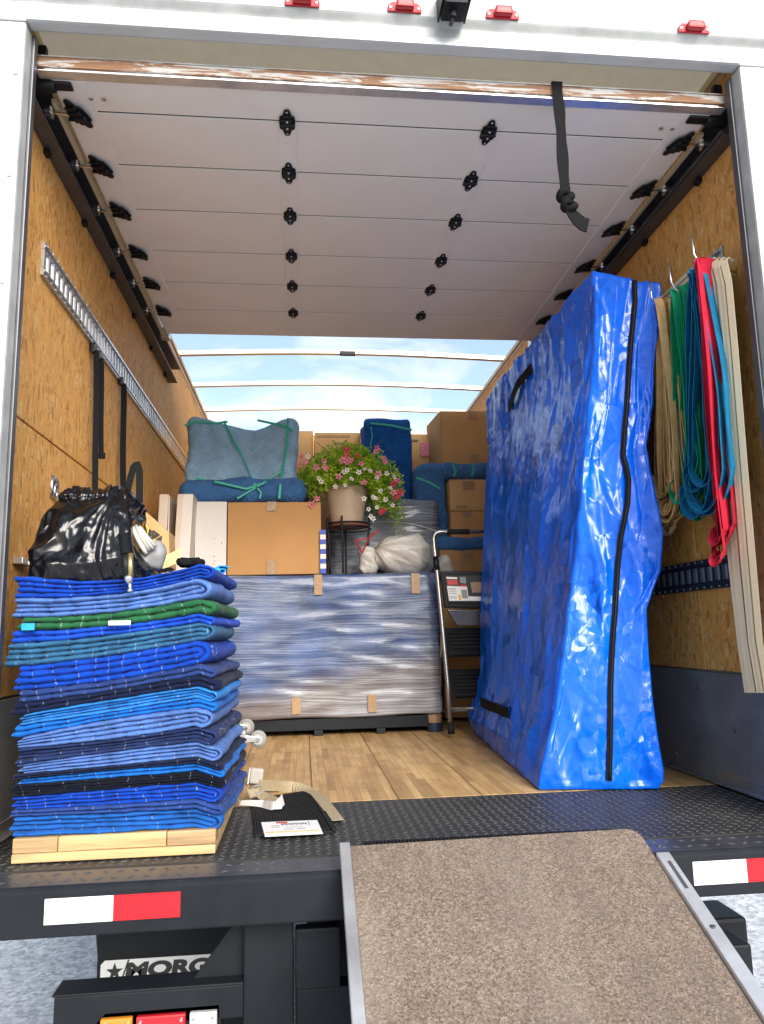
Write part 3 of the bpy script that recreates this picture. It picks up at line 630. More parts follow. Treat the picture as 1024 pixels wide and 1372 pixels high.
# tracks and cream rails beside them
for d, xt in ((1, -.035), (-1, 2.235)):
    mb = MB(); mb.box(xt - .03, xt + .005, .11, 2.75, ZD - .055, ZD - .048) ; mb.box(min(xt - d * .03, xt - d * .026), max(xt - d * .03, xt - d * .026), .11, 2.75, ZD - .048, ZD + .03)
    mb.box(xt - .03, xt + .035, .11, 2.75, ZD + .03, ZD + .036); mb.box(min(xt - d * .034, xt + d * .02), max(xt - d * .034, xt + d * .02), .11, 2.75, ZD - .062, ZD - .0565)
    tr = part(mb, 'door_track', 'steel_dark', bevel=.001, seg=1)
    xx = XL if d > 0 else XR
    for k in range(6):
        y = .35 + k * .44; mb = MB(); mb.box(min(xx, xx + d * .018), max(xx, xx + d * .018), y, y + .03, ZD - .08, ZD - .063); part(mb, 'track_bracket', 'black_metal', tr)
    mb = MB(); mb.box(xt + (.036 if d > 0 else -.050), xt + (.050 if d > 0 else -.036), .2, 2.1, ZD - .004, ZD + .01); part(mb, 'edge_seal', 'cream', door)
    mb = MB(); mb.box(xt + d * .05 - .025, xt + d * .05 + .025, 2.10, 2.16, ZD - .01, ZD + .05); part(mb, 'end_bracket', 'galv', tr, bevel=.003)

# E-track rails
def etrack(xw, d, y0, y1, z0, z1, m, label, pitch=.05):
    mb = MB(); th = .012; xa, xb = sorted((xw, xw + d * th)); fz = .028
    for a, b in ((z0, z0 + fz), (z1 - fz, z1)):
        mb.box(xa, xb, y0, y1, a, b)
        xe, xf = sorted((xw + d * (th + .0005), xw + d * (th + .006)))
        zz = z0 - .003 if a == z0 else z1 - .009
        mb.box(xe, xf, y0, y1, zz + .014 if a == z0 else zz - .012, zz + .022 if a == z0 else zz - .004)
    y = y0
    while y < y1 - .02:
        mb.box(xa, xb, y, y + pitch * .42, z0 + fz, z1 - fz)
        p = [(xw + d * (th + .0004), y + pitch * .5, z1 - .006), (xw + d * (th + .0004), y + pitch * .7, z1 - .006)]
        y += pitch
    mb.box(xa, xb, y1 - .01, y1, z0 + fz, z1 - fz)
    o = part(mb, 'cargo_track', m, truck, bevel=.0012, seg=1); o['label'] = label
    mb = MB(); xc = xw + d * .0005; xa, xb = sorted((xw + d * .0004, xw + d * .003)); mb.box(xa, xb, y0 + .002, y1 - .002, z0 + fz, z1 - fz); part(mb, 'track_back', 'alu', o)
    mb = MB(); y = y0 + .03
    while y < y1:
        for z in (z0 + .008, z1 - .008):
            xe = xw + d * th; mb.tube([(xe, y, z), (xe + d * .003, y, z)], .0045, 6)
        y += pitch
    part(mb, 'rivet', 'alu', o)
    return o
etrack(XL, 1, .38, 3.6, 1.757, 1.877, 'galv', 'galvanised slotted cargo track along the left wall')
etrack(XR, -1, .26, 3.6, 1.757, 1.877, 'galv', 'galvanised slotted cargo track behind the hanging bands')
etrack(XR, -1, .39, 3.6, .69, .80, 'navy_metal', 'dark navy cargo track low on the right wall')
# rope ring on left wall
mb = MB(); p = at(75, 653, XL + .01, 'x')
mb.tube([(XL + .004, p.y + .028 * math.cos(t_), p.z + .034 * math.sin(t_)) for t_ in np.linspace(0, 2 * math.pi, 25)], .008, 8); mb.box(XL + .0005, XL + .004, p.y - .03, p.y + .03, p.z - .04, p.z + .04)
mb.tube([(XL + .01, p.y + .014 * math.cos(t_), p.z - .015 + .025 * math.sin(t_)) for t_ in np.linspace(0, 2 * math.pi, 19)], .005, 8)
part(mb, 'tie_ring', 'chrome', smooth=True)
mb = MB(); p = at(34, 752, XL + .02, 'x'); mb.box(XL + .001, XL + .03, p.y - .05, p.y + .05, p.z - .012, p.z + .008); mb.tube([(XL + .03, p.y, p.z), (XL + .06, p.y, p.z - .1)], .006, 8); part(mb, 'wall_latch', 'galv', bevel=.002)

# ------------------------------------------------------------------ ramp
def rz(y): return .030 + .45 * (y + .135)
ramp = thing('loading_ramp', (1.28, -1.5, rz(-1.9)), 'gritty brown loading ramp with aluminium side rails leading up to the truck deck', 'ramp')
mb = MB(); X0, X1 = .905, 1.645; top = []
outl = [(X0, -.10), (X0, -1.93), (X1, -1.93), (X1, -.15)] + [(X1 - .035 + .035 * math.cos(t_), -.125 + .035 * math.sin(t_)) for t_ in np.linspace(0, math.pi / 2, 6)]
mb.prism([(x, y, rz(y)) for x, y in outl], (0, 0, -.022)); part(mb, 'ramp_board', 'ramp_grit', ramp, bevel=.004)
for x0, x1, ya in ((X0 - .026, X0 - .0005, -.105), (X1 + .0005, X1 + .034, -.19)):
    mb = MB(); mb.prism([(x0, ya, rz(ya) - .015), (x0, -1.95, rz(-1.95) - .03), (x0, -1.95, rz(-1.95) + .012), (x0, ya, rz(ya) + .012)], (x1 - x0, 0, 0)); rl = part(mb, 'side_rail', 'alu', ramp, bevel=.002)
    if x0 > 1:
        mb = MB(); 
        for y in (-.17, -.4, -.7): mb.tube([(x0 + .017, y, rz(y) + .0145), (x0 + .017, y, rz(y) + .010)], .006, 10)
        part(mb, 'rail_slot', 'steel_dark', ramp)['kind'] = 'stuff'; mb = MB()
        mb.prism([(x0 + .013, -.22, rz(-.22) + .0128), (x0 + .013, -.30, rz(-.30) + .0128), (x0 + .021, -.30, rz(-.30) + .0128), (x0 + .021, -.22, rz(-.22) + .0128)], (0, 0, .0008))
        part(mb, 'rail_slot', 'steel_dark', ramp)
mb = MB(); x = .95
while x < 1.60: mb.box(x, x + .005, -.06, -.03, -.001, .036); x += .0095
mb.box(.94, 1.605, -.030, -.024, -.001, .033); part(mb, 'rubber_rib_strip', 'rubber', ramp)

# ------------------------------------------------------------------ helpers for cargo
def carton(x0, x1, y0, y1, z0, z1, label, group=None, m='card', tapes=(), rot=0, flap=True, name='cardboard_box'):
    cx, cy = (x0 + x1) / 2, (y0 + y1) / 2
    t = thing(name, (cx, cy, z0), label, 'box', group); t.rotation_euler.z = rot
    dx, dy, dz = (x1 - x0) / 2, (y1 - y0) / 2, z1 - z0; n = 8
    V, F = rbox(n, n, n, 2 * dx, 2 * dy, dz, .004); b = []
    sd_ = rnd.random() * 50
    for p in V:
        f = (1 - (p[0] / dx) ** 2) * (1 - ((p[2] - dz / 2) / (dz / 2)) ** 2); q = list(p)
        bul = .006 + .003 * ns(p, 4, sd_)
        if abs(p[1]) > dy * .98: q[1] += math.copysign(bul * max(f, 0), p[1])
        b.append((q[0] + cx, q[1] + cy, q[2] + z0))
    mb = MB(); mb.add(b, F); body = mb.build('carton_body', M[m], t, bevel=0)
    if flap:
        mb = MB(); zt = z1 - .0
        mb.box(x0 + .001, x1 - .001, y0 + .002, cy - .0015, z1 + .0003, z1 + .0035); fl_ = mb.build('top_flap', M[m], t)
        mb = MB(); mb.box(x0 + .001, x1 - .001, cy + .0015, y1 - .002, z1 + .0003, z1 + .0035); mb.build('top_flap', M[m], t)
    for (ta, tb, za, zb, tm) in tapes:
        mb = MB(); mb.box(ta, tb, y0 - .0095, y0 - .0068, za, zb); mb.build('tape', M[tm], t, bevel=.0005, seg=1)
    return t

# ------------------------------------------------------------------ blue mattress bag
bagT = thing('mattress_bag', (1.85, 1.3, 0), 'tall glossy blue mattress bag with a black zip, leaning on the right wall', 'bag')
fy = .57; by = 2.08
def col3(pts, yy): 
    P_ = [at(a, b, yy) for a, b in pts]; P_.sort(key=lambda q: q.z); return [q.z for q in P_], [q.x for q in P_]
FLz, FLx = col3([(795, 354), (797, 460), (788, 575), (776, 685), (760, 830), (744, 940), (722, 1060)], fy + .05)
FRz, FRx = col3([(884, 380), (879, 440), (878, 540), (868, 598), (876, 665), (886, 715), (887, 765), (874, 795), (864, 817), (871, 904), (877, 979), (885, 1028), (883, 1064)], fy)
BLz, BLx = col3([(648, 530), (655, 600), (646, 700), (643, 800), (641, 900), (628, 960), (636, 985)], by)
def bagmap(u, v, w):
    """u 0..1 left-right, v 0..1 front-back, w 0..1 height"""
    zf = lerp(1.975, 1.875, u) * w if w > .0 else 0; zb_ = lerp(1.90, 1.86, u) * w
    fl_ = interp(zf, FLz, FLx); fr_ = interp(zf, FRz, FRx); bl_ = interp(zb_, BLz, BLx); br_ = min(bl_ + .34, 2.235)
    yf = lerp(fy + .06, fy - .02, u); yb = by
    x = lerp(lerp(fl_, fr_, u), lerp(bl_, br_, u), v); y = lerp(yf, yb, v); z = lerp(zf, zb_, v)
    return Vector((x, y, z))
def bagdisp(p, nr):
    q = Vector((p.x * 1.0, p.y, p.z)); wv = Vector((ns(q, 2.2, 5), ns(q, 2.2, 9), ns(q, 2.2, 13))) * .16
    s1 = Vector((q.x * 6.5, q.y * 3.6, q.z * .55 + q.y * .6)) + wv * 3
    s2 = Vector((q.x * 13, q.y * 9, q.z * 1.7 - q.y * 2)) + wv * 6
    s3 = Vector((q.x * 22, q.y * 20, q.z * 15)) + wv * 10
    bot = max(0, 1 - p.z / .35)
    d = .012 * ridge(s1) + .0025 * ridge(s2, 1, 3) - .006
    d += .014 * bot * ns(Vector((q.x * 16, q.y * 12, q.z * 3)))
    return d
cr_ = random.Random(77)
def mkcreases(n, wmax, lean):
    L = []
    for _ in range(n):
        a0 = cr_.uniform(0, wmax); z0 = cr_.uniform(-.1, 1.8); ln = cr_.choice([.25, .4, .7, 1.1]) * cr_.uniform(.7, 1.2); ang = cr_.gauss(0, lean)
        L.append((a0, z0, math.sin(ang), math.cos(ang), ln, cr_.uniform(.003, .011) * cr_.choice([1, 1, -1]), cr_.uniform(.006, .026)))
    return L
CF, CS = mkcreases(46, .42, .30), mkcreases(110, 1.5, .32)
def crease(L, a, z):
    d = 0
    for a0, z0, sx_, cz_, ln, amp, w in L:
        da, dz_ = a - a0, z - z0; al = da * sx_ + dz_ * cz_
        if al < 0 or al > ln: continue
        pr = abs(da * cz_ - dz_ * sx_)
        if pr > w * 4: continue
        d += amp * math.exp(-pr / w) * math.sin(math.pi * al / ln)
    return d
V, F = rbox(56, 170, 210, .40, 1.5, 1.95, .014); out = []
for p in V:
    u, v, w = p[0] / .40 + .5, p[1] / 1.5 + .5, p[2] / 1.95
    P_ = bagmap(u, v, w); e = .004
    a = bagmap(u, v, w)
    nr = Vector((0, 0, 0))
    if u < .06: nr += Vector((-1, 0, .0))
    if u > .94: nr += Vector((1, 0, 0))
    if v < .02: nr += Vector((0, -1, 0))
    if v > .98: nr += Vector((0, 1, 0))
    if w > .985: nr += Vector((0, 0, 1))
    if nr.length < .1: nr = Vector((0, 0, 1)) if w > .5 else Vector((0, 0, 0))
    dd = bagdisp(P_, nr); nr.normalize()
    if v < .02: dd += crease(CF, u * .42, P_.z)
    elif u < .06: dd += crease(CS, v * 1.5, P_.z)
    if w < .01: dd = 0
    q = P_ + nr * dd
    if q.x > 2.24: q.x = 2.24 - .004
    if q.z < .002: q.z = .002
    out.append(q)
mb = MB(); mb.add(out, F); bagO = mb.build('bag_cover', M['tarp'], bagT, smooth=True)
def front_pt(px, py, off=.006):
    q = at(px, py, fy); w = max(.001, min(.999, q.z / 1.92)); 
    fl_ = interp(q.z, FLz, FLx); fr_ = interp(q.z, FRz, FRx); u = min(.92, max(.05, (q.x - fl_) / (fr_ - fl_)))
    P_ = bagmap(u, 0, w); d = bagdisp(P_, Vector((0, -1, 0))) + max(0, crease(CF, u * .42, P_.z)); return P_ + Vector((0, -d - off, 0))
zpx = [(852, 372), (853, 400), (848, 450), (843, 520), (838, 570), (836, 610), (843, 640), (842, 670), (834, 720), (830, 780), (824, 850), (820, 920), (818, 1000), (817, 1058)]
zp = []
for (a, b), (c, d) in zip(zpx, zpx[1:]):
    for k in range(5): zp.append(front_pt(lerp(a, c, k / 5), lerp(b, d, k / 5)))
mb = MB(); mb.ribbon(zp, (1, 0, 0), .020, .004); mb.build('zip_tape', M['zip'], bagT)
mb = MB(); mb.tube([p + Vector((0, -.004, 0)) for p in zp], .0035, 6); mb.build('zip_teeth', M['black_metal'], bagT, smooth=True)
def side_pt(px, py, off=.012):
    lo, hi = 0.0, 1.0; best = None
    for k in range(161):
        v = k / 160; 
        for w in (None,):
            y = lerp(fy + .06, by, v); q = at(px, py, y); zt = lerp(1.975, 1.90, v); ww = q.z / zt
            if 0 <= ww <= 1:
                P_ = bagmap(0, v, ww); e = abs(P_.x - q.x)
                if best is None or e < best[0]: best = (e, P_)
    P_ = best[1]; d = bagdisp(P_, Vector((-1, 0, 0))); return P_ + Vector((-d - off, 0, 0))
for A, B in (((714, 492), (684, 548)), ((648, 940), (686, 955))):
    pts = [side_pt(lerp(A[0], B[0], k / 12), lerp(A[1], B[1], k / 12), .012 + .012 * math.sin(math.pi * k / 12)) for k in range(13)]
    mb = MB(); wd = (0, .35, 1) if A[0] > 700 else (0, 0, 1)
    mb.ribbon(pts, wd, .045 if A[0] < 700 else .05, .004); mb.build('handle', M['zip'], bagT)

# ------------------------------------------------------------------ blanket stack
pal = thing('wooden_dolly', (.31, .33, 0), 'pine furniture dolly under the stack of folded moving blankets', 'dolly')
P0, P1, Q0, Q1 = .055, .563, .052, .60
for a, b, m in ((P0, .165, 'pine_dark'), (.167, .437, 'pine'), (.439, P1, 'pine_dark')):
    mb = MB(); mb.box(a, b, Q0 + .004, Q0 + .09, .026, .062); mb.build('front_board', M[m], pal, bevel=.003)
mb = MB(); mb.box(P0, P1, Q0, Q0 + .10, 0.003, .025); mb.build('bottom_board', M['pine'], pal, bevel=.003)
mb = MB(); mb.box(P1 - .09, P1, Q0 + .101, Q1, .003, .062); mb.build('side_board', M['pine'], pal, bevel=.003)
mb = MB(); mb.box(P0, P0 + .09, Q0 + .101, Q1, .003, .062); mb.build('side_board', M['pine'], pal, bevel=.003)
mb = MB(); mb.box(P0 + .091, P1 - .091, Q1 - .09, Q1, .003, .062); mb.build('back_board', M['pine_dark'], pal, bevel=.003)
# casters of a second dolly lying behind the stack
dol = thing('caster_dolly', (.55, .95, .18), 'small furniture dolly with grey caster wheels standing on edge behind the blanket stack', 'dolly')
mb = MB(); mb.box(.10, .52, .93, .955, .01, .30); mb.build('dolly_board', M['pine_dark'], dol, bevel=.003)
for (px, py, Y) in ((346, 990, .88), (330, 974, .98)):
    c = at(px, py, Y); mb = MB(); r = .031
    mb.lathe((0, 0, 0), [(.010, 0), (r * .8, .0), (r, .004), (r, .022), (r * .8, .026), (.010, .026)], 28); mb.v = [(c.x + v[0], Y - .013 + v[2], c.z + v[1]) for v in mb.v]; w = mb.build('wheel', M['grey_rubber'], dol, smooth=False, bevel=0)
    mb = MB(); mb.tube([(c.x, Y - .019, c.z), (c.x, Y - .0135, c.z)], .019, 20); mb.build('wheel_hub', M['grey_plastic'], dol); mb = MB(); mb.tube([(c.x, Y - .026, c.z), (c.x, Y - .0195, c.z)], .008, 10); mb.build('axle_bolt', M['chrome'], dol)
    mb = MB(); mb.prism([(c.x + .004, Y - .024, c.z + .008), (c.x + .004, Y - .024, c.z - .008), (c.x - .05, Y - .024, c.z - .01), (c.x - .06, Y - .024, c.z + .02)], (0, .003, 0)); mb.box(c.x - .065, c.x - .045, Y - .03, Y + .03, c.z - .015, c.z + .03); mb.build('fork', M['galv'], dol, bevel=.002)

def cz(cx_, cy_):   # height of a point of the stack's front face, from the enlarged crop
    return at(cx_ / 2.366, 600 + cy_ / 2.366, .06).z
rows = [((107, 1228), (355, 1214), (603, 1203)), ((107, 1170), (355, 1160), (603, 1148)), ((107, 1150), (355, 1135), (603, 1118)), ((107, 1107), (355, 1085), (603, 1063)),
        ((107, 1068), (355, 1050), (603, 1027)), ((107, 1050), (355, 1025), (603, 1003)), ((107, 1036), (355, 1012), (603, 985)), ((107, 1003), (355, 965), (603, 935)),
        ((107, 950), (355, 925), (603, 885)), ((107, 918), (355, 862), (603, 827)), ((107, 880), (355, 838), (603, 795)), ((107, 845), (355, 797), (603, 757)),
        ((107, 808), (355, 770), (603, 722)), ((107, 770), (355, 738), (603, 688)), ((107, 690), (355, 657), (603, 612)), ((107, 618), (355, 592), (603, 553)),
        ((107, 578), (355, 562), (603, 523)), ((107, 537), (355, 520), (603, 478)), ((107, 475), (355, 462), (603, 412)), ((107, 406), (355, 418), (603, 366))]
surf = [[cz(*q) for q in r] for r in rows]
surf[0] = [.0625, .0625, .0625]
royal = (.005, .045, .33); peri = (.07, .145, .38); green = (.018, .095, .04); slate = (.025, .10, .20); nav = (.018, .04, .15); dnav = (.006, .011, .04)
skyb = (.02, .17, .48); bright = (.008, .11, .42); blk = (.0045, .007, .016); cob = (.012, .09, .34)
BLM = {9: 1, 11: 1, 12: 1, 15: 1, 13: 2, 14: 2}
BL = [('cobalt blue moving blanket folded at the bottom of the stack, on the wooden dolly', cob, 2), ('dull navy folded blanket, second from the bottom of the stack', (.02, .05, .20), 1), ('royal blue folded blanket just below the black one near the base of the stack', royal, 2),
      ('black quilted moving blanket folded in the lower part of the stack', blk, 2), ('thin bright blue blanket folded directly above the black one', bright, 1), ('thin charcoal navy blanket between a periwinkle and a bright blue one', dnav, 1),
      ('periwinkle folded blanket in the lower half, under a dark navy one', peri, 2), ('dark navy folded blanket sandwiched between the two lower periwinkle ones', (.015, .028, .095), 2), ('periwinkle folded blanket at mid stack, below the sky blue ones', peri, 2),
      ('bright blue folded blanket just under the sky blue one at mid stack', bright, 2), ('sky blue folded moving blanket at the middle of the stack', skyb, 2), ('near-black navy folded blanket lying on the sky blue one', dnav, 2),
      ('dusky indigo folded blanket under the thick royal blue one', nav, 2), ('thick royal blue folded blanket at mid stack, under the slate one', royal, 3), ('slate teal folded blanket with thick layers, fifth from the top', slate, 3),
      ('thin royal blue folded blanket under the green one', (.009, .06, .44), 2), ('green moving blanket with a white tag, third from the top', green, 1), ('periwinkle folded blanket second from the top of the stack', peri, 2), ('royal blue folded blanket on top of the stack, under the black sack', royal, 2)]
def blanket(k):
    label, c, m = BL[k]; m = BLM.get(k, m); s0, s1 = surf[k], surf[k + 1]; r_ = random.Random(100 + k)
    zc = (s0[1] + s1[1]) / 2; xr = lerp(.585, .545, k / 18) + r_.uniform(-.008, .008); xl = lerp(.045, .035, k / 18) + r_.uniform(-.02, .02)
    if k in (10,): xl += .02
    if k in (13, 14): xl -= .015
    t = thing('moving_blanket', (.3, .33, min(s0)), label, 'blanket', 'folded moving blankets in the stack')
    mat_ = blanket_mat('blanket_fabric_%d' % k, c, stitch=(.45, .5, .6) if sum(c) > .1 else (.32, .33, .36))
    xs = [107 / 2.366, 355 / 2.366, 603 / 2.366]; X3 = [.065, .29, .51]
    def S(s, x):
        if x <= X3[0]: return s[0] + (s[0] - s[1]) / (X3[1] - X3[0]) * (X3[0] - x) * .4
        if x >= X3[2]: return s[2] - (x - X3[2]) * .35
        # smooth quadratic through three
        a, b, c_ = X3; return s[0] * (x - b) * (x - c_) / ((a - b) * (a - c_)) + s[1] * (x - a) * (x - c_) / ((b - a) * (b - c_)) + s[2] * (x - a) * (x - b) / ((c_ - a) * (c_ - b))
    NX = 88; ydepth = [.0, .002, .007, .016, .035, .08, .14, .2, .27, .34, .41, .47, .52, .535, .54]
    for j in range(m):
        mb = MB(); path = []
        f = (m - (j + .5)) / m * .5      # offset from middle, in units of thickness
        def mid(x): return (S(s0, x) + S(s1, x)) / 2
        def thk(x): return (S(s1, x) - S(s0, x))
        xl_t = xl + r_.uniform(-.006, .012); xl_b = xl + r_.uniform(-.006, .012)
        T0 = thk(.45) * f; xe = xr - T0 * 1.5 - .002 - (thk(.45) * .5 - T0) * 1.1
        ends = [0, .0004, .0010, .0018, .0030]
        for e_ in ends: path.append((xl_t + e_, mid(xl_t + e_) + thk(xl_t) * f))
        for q in range(1, NX): x = lerp(xl_t, xe, q / (NX - 1)); path.append((x, mid(x) + thk(x) * f))
        zm = mid(xe); hh = thk(xe) * f
        for q in range(1, 12):
            a = math.pi / 2 - math.pi * q / 12; path.append((xe + math.cos(a) * hh * 1.6, zm + math.sin(a) * hh))
        for q in range(NX - 1): x = lerp(xe, xl_b, q / (NX - 1)); path.append((x, mid(x) - thk(x) * f))
        for e_ in ends[::-1]: path.append((xl_b + e_, mid(xl_b + e_) - thk(xl_b) * f))
        n = len(path); vv = []; th0 = 1.0 / (2 * m); so = r_.uniform(0, 50); fq = r_.uniform(13, 22); yo = r_.uniform(-.006, .006) + (.004 if j else 0)
        for i, (x, z) in enumerate(path):
            a = path[max(i - 1, 0)]; b = path[min(i + 1, n - 1)]; tx, tz = b[0] - a[0], b[1] - a[1]; l = math.hypot(tx, tz) or 1; nx_, nz_ = -tz / l, tx / l
            dist = abs(x - (xl_t if i < n / 2 else xl_b)) if (i < 12 or i > n - 13) else 1; ei = min(1, (dist + .0001) / .0042); endf = math.sqrt(max(.02, 1 - (1 - ei) ** 2))
            hf = thk(min(x, .5)) * th0 * .60 * endf
            ph = (x * fq + .9 * ns((x * 8, z * 20, so))) % 1; dim = 1 - .24 * math.exp(-((ph - .5) / .13) ** 2)
            for side in (1, -1):
                for yd in (ydepth if side == 1 else ydepth[::-1]):
                    e = min(yd, .54 - yd); rr = min(1, math.sqrt(max(0.001, 1 - (1 - min(e, .022) / .022) ** 2)))
                    h_ = hf * (rr * dim if yd < .3 else rr)
                    yy = .062 + yd + yo + .007 * ns((x * 5, z * 12, so)) + .003 * ns((x * 22, z * 30, so + 4)) + (1 - dim) * .01 * (yd < .02)
                    side_w = max(0, (x - .40) / .15); 
                    dxx = (.012 * ns((yd * 7, k * 3.3, z * 9)) + .007 * ns((yd * 19, k * 5.1, 0))) * min(1, side_w) + yd * .035 * min(1, side_w)
                    dzz = .004 * ns((x * 4, yd * 4, k * 7.7)) * (yd / .54) + .0022 * ns((x * 14, yd * 10, so)) - yd * .00
                    vv.append((x + side * nx_ * h_ + dxx, yy, z + side * nz_ * h_ + dzz))
        w_ = 2 * len(ydepth)
        ff = [(i * w_ + q, i * w_ + (q + 1) % w_, (i + 1) * w_ + (q + 1) % w_, (i + 1) * w_ + q) for i in range(n - 1) for q in range(w_)]
        ff += [tuple(range(w_)), tuple((n - 1) * w_ + q for q in range(w_))]
        mb.add(vv, ff); mb.build('folded_layer', mat_, t, smooth=True)
    if k == 16:
        mb = MB(); a = .305; z = mid(a) - .004; mb.box(.275, .333, .042, .045, z - .016, z - .004); mb.build('tag', M['white_lam'], t)
        mb = MB(); z = S(s0, .06) + .006; mb.box(.052, .085, .046, .050, z - .006, z + .012); mb.build('care_label', M['cyan_cloth'], t)
    return t
for k in range(19): blanket(k)
def top_z(x): s = surf[19]; return interp(x, [.065, .29, .51], s)

# black polythene sack on top
sack = thing('garbage_sack', (.17, .28, .70), 'glossy black plastic sack slumped on top of the blanket stack', 'bag')
bl = at(50, 775, .13); br = at(215, 755, .2); tl_ = at(48, 672, .2); tr_ = at(192, 665, .2)
def sackmap(u, v, w):
    xl = interp(w, [0, .25, .8, .93, 1], [.040, .042, .048, .062, .07]); xr = interp(w, [0, .2, .45, .8, .97, 1], [.36, .365, .318, .30, .31, .30])
    yf = interp(w, [0, .3, .8, 1], [.10, .075, .13, .19]); yb = interp(w, [0, 1], [.46, .34])
    x = lerp(xl, xr, u); zb = interp(x, [.0, .065, .2, .29, .51], [.68, .685, .672, .70, .72]) - .012
    zt = interp(u, [0, .1, .3, .5, .7, .9, 1], [.955, .985, 1.0, .995, 1.01, 1.0, .965])
    return Vector((x, lerp(yf, yb, v), lerp(zb, zt, w)))
V, F = rbox(90, 24, 70, .3, .3, .3, .022); out = []
for p in V:
    u, v, w = p[0] / .3 + .5, p[1] / .3 + .5, p[2] / .3; P_ = sackmap(u, v, w); nr = Vector((0, 0, 0))
    nr = Vector(((u - .5) * .5 if .05 < u < .95 else (u - .5) * 2, -1 if v < .1 else (1 if v > .9 else 0), 1 if w > .97 else 0)); nr.normalize()
    # folds fan out from the gathered top right
    c = Vector((.255, .15, .97)); dx_, dz_ = P_.x - c.x, P_.z - c.z; an = math.atan2(dz_, dx_); rad = math.hypot(dx_, dz_)
    wv = ns(P_, 9, 3) * .8; d = .014 * ridge((an * 1.7 + wv * .8, rad * 3, 1.3)) * min(1, rad * 6) + .006 * ridge((an * 3.4 + wv * 1.6, rad * 6, 5)) * min(1, rad * 5) + .006 * ridge(P_, 10, 2) + .0022 * ridge(P_, 30, 8) - .008
    if w < .05: d *= .3
    if w > .9: d += .010 * ns((u * 14, v * 4, 3)) + .006 * ns((u * 30, 0, 1))
    out.append(P_ + nr * d)
mb = MB(); mb.add(out, F); mb.build('sack_body', M['polybag'], sack, smooth=True)
h = [at(a, b, c) for a, b, c in ((163, 700, .16), (166, 682, .17), (170, 662, .19), (175, 640, .2), (179, 626, .2), (184, 621, .2), (187, 632, .2), (187, 655, .2), (187, 680, .2))]
hp = []
for a, b in zip(h, h[1:]): hp += [a.lerp(b, k / 4) for k in range(4)]
mb = MB(); mb.ribbon(hp, [(1, -.4 + .8 * k / len(hp), .2) for k in range(len(hp))], .020, .002); mb.build('handle', M['zip'], sack)
mb = MB(); c = at(112, 668, .2); 
mb.tube([at(a, b, .19) for a, b in ((100, 688), (108, 676), (113, 662), (118, 672))], [.012, .014, .012, .004], 8); mb.build('knot', M['polybag'], sack, smooth=True)
# black straps hanging from the left track
g_ = 'black straps hanging from the left cargo track'
for (lab, pts, wd) in (('long black webbing strap nearest the truck opening, hanging down behind the sack', [(129, 472), (129, 560), (127, 664)], .036),
                       ('shorter black webbing strap with a frayed end, hanging just right of the first strap', [(136, 482), (136, 540), (135.5, 612)], .03),
                       ('black webbing strap hanging alone farther along the left wall', [(166, 516), (165, 590), (165, 664)], .036)):
    ys = at(pts[0][0], pts[0][1], XL + .03, 'x').y; p3 = [at(a, b, ys) for a, b in pts]; path = []
    t = thing('hanging_strap', p3[0], lab, 'strap', g_)
    z0 = p3[0].z; top = Vector((XL + .014, ys, z0 + .01))
    path = [top + Vector((0, 0, .03)), top]
    for k in range(21):
        f = k / 20; q = p3[0].lerp(p3[1], f * 2) if f < .5 else p3[1].lerp(p3[2], f * 2 - 1); path.append(q + Vector((0, .004 * math.sin(f * 7), 0)))
    mb = MB(); mb.ribbon(path, (1, .25, 0), wd * (ys + 2.04) / 2.9 * .62, .0025); mb.build('webbing', M['zip'], t)
    mb = MB(); mb.box(XL + .013, XL + .028, ys - .018, ys + .018, z0 - .004, z0 + .03); mb.build('track_clip', M['black_metal'], t, bevel=.002)
    if pts[-1][1] < 630:
        mb = MB(); q = path[-1]; mb.box(q.x - .011, q.x + .016, q.y - .006, q.y + .004, q.z - .008, q.z + .018); mb.build('end_stitch', M['zip'], t, bevel=.003)
# squeegee-like tool with brass tube
tl = thing('pump_handle', at(172, 770, .07), 'black ribbed grip with a brass tube end, hanging over the top blanket beside the sack', 'tool')
pA, pB, pC, pD, pE = [at(a, b, c) for a, b, c in ((167, 715, .042), (170, 742, .038), (172, 772, .034), (174, 782, .032), (174.5, 789, .032))]
mb = MB(); n = 20; mb.tube([pA.lerp(pB, k / n) for k in range(n + 1)], [.016 + .0018 * (k % 2) for k in range(n + 1)], 16); mb.build('ribbed_grip', M['black_plastic'], tl, smooth=False)
mb = MB(); mb.tube([pB + Vector((-.005, .0, 0)), pC + Vector((-.004, 0, 0))], .011, 12); mb.build('sleeve', M['black_plastic'], tl, smooth=True)
mb = MB(); mb.tube([pB + Vector((.010, -.006, 0)), pC + Vector((.008, -.006, 0))], .0075, 14); mb.build('brass_tube', M['brass'], tl, smooth=True)
mb = MB(); mb.tube([pC, pC.lerp(pD, .4), pD], [.013, .012, .007], 12); mb.tube([pD, pE], .005, 10); mb.tube([pE, pE + Vector((0, 0, -.008))], .008, 10); mb.build('tip', M['chrome'], tl, smooth=True)
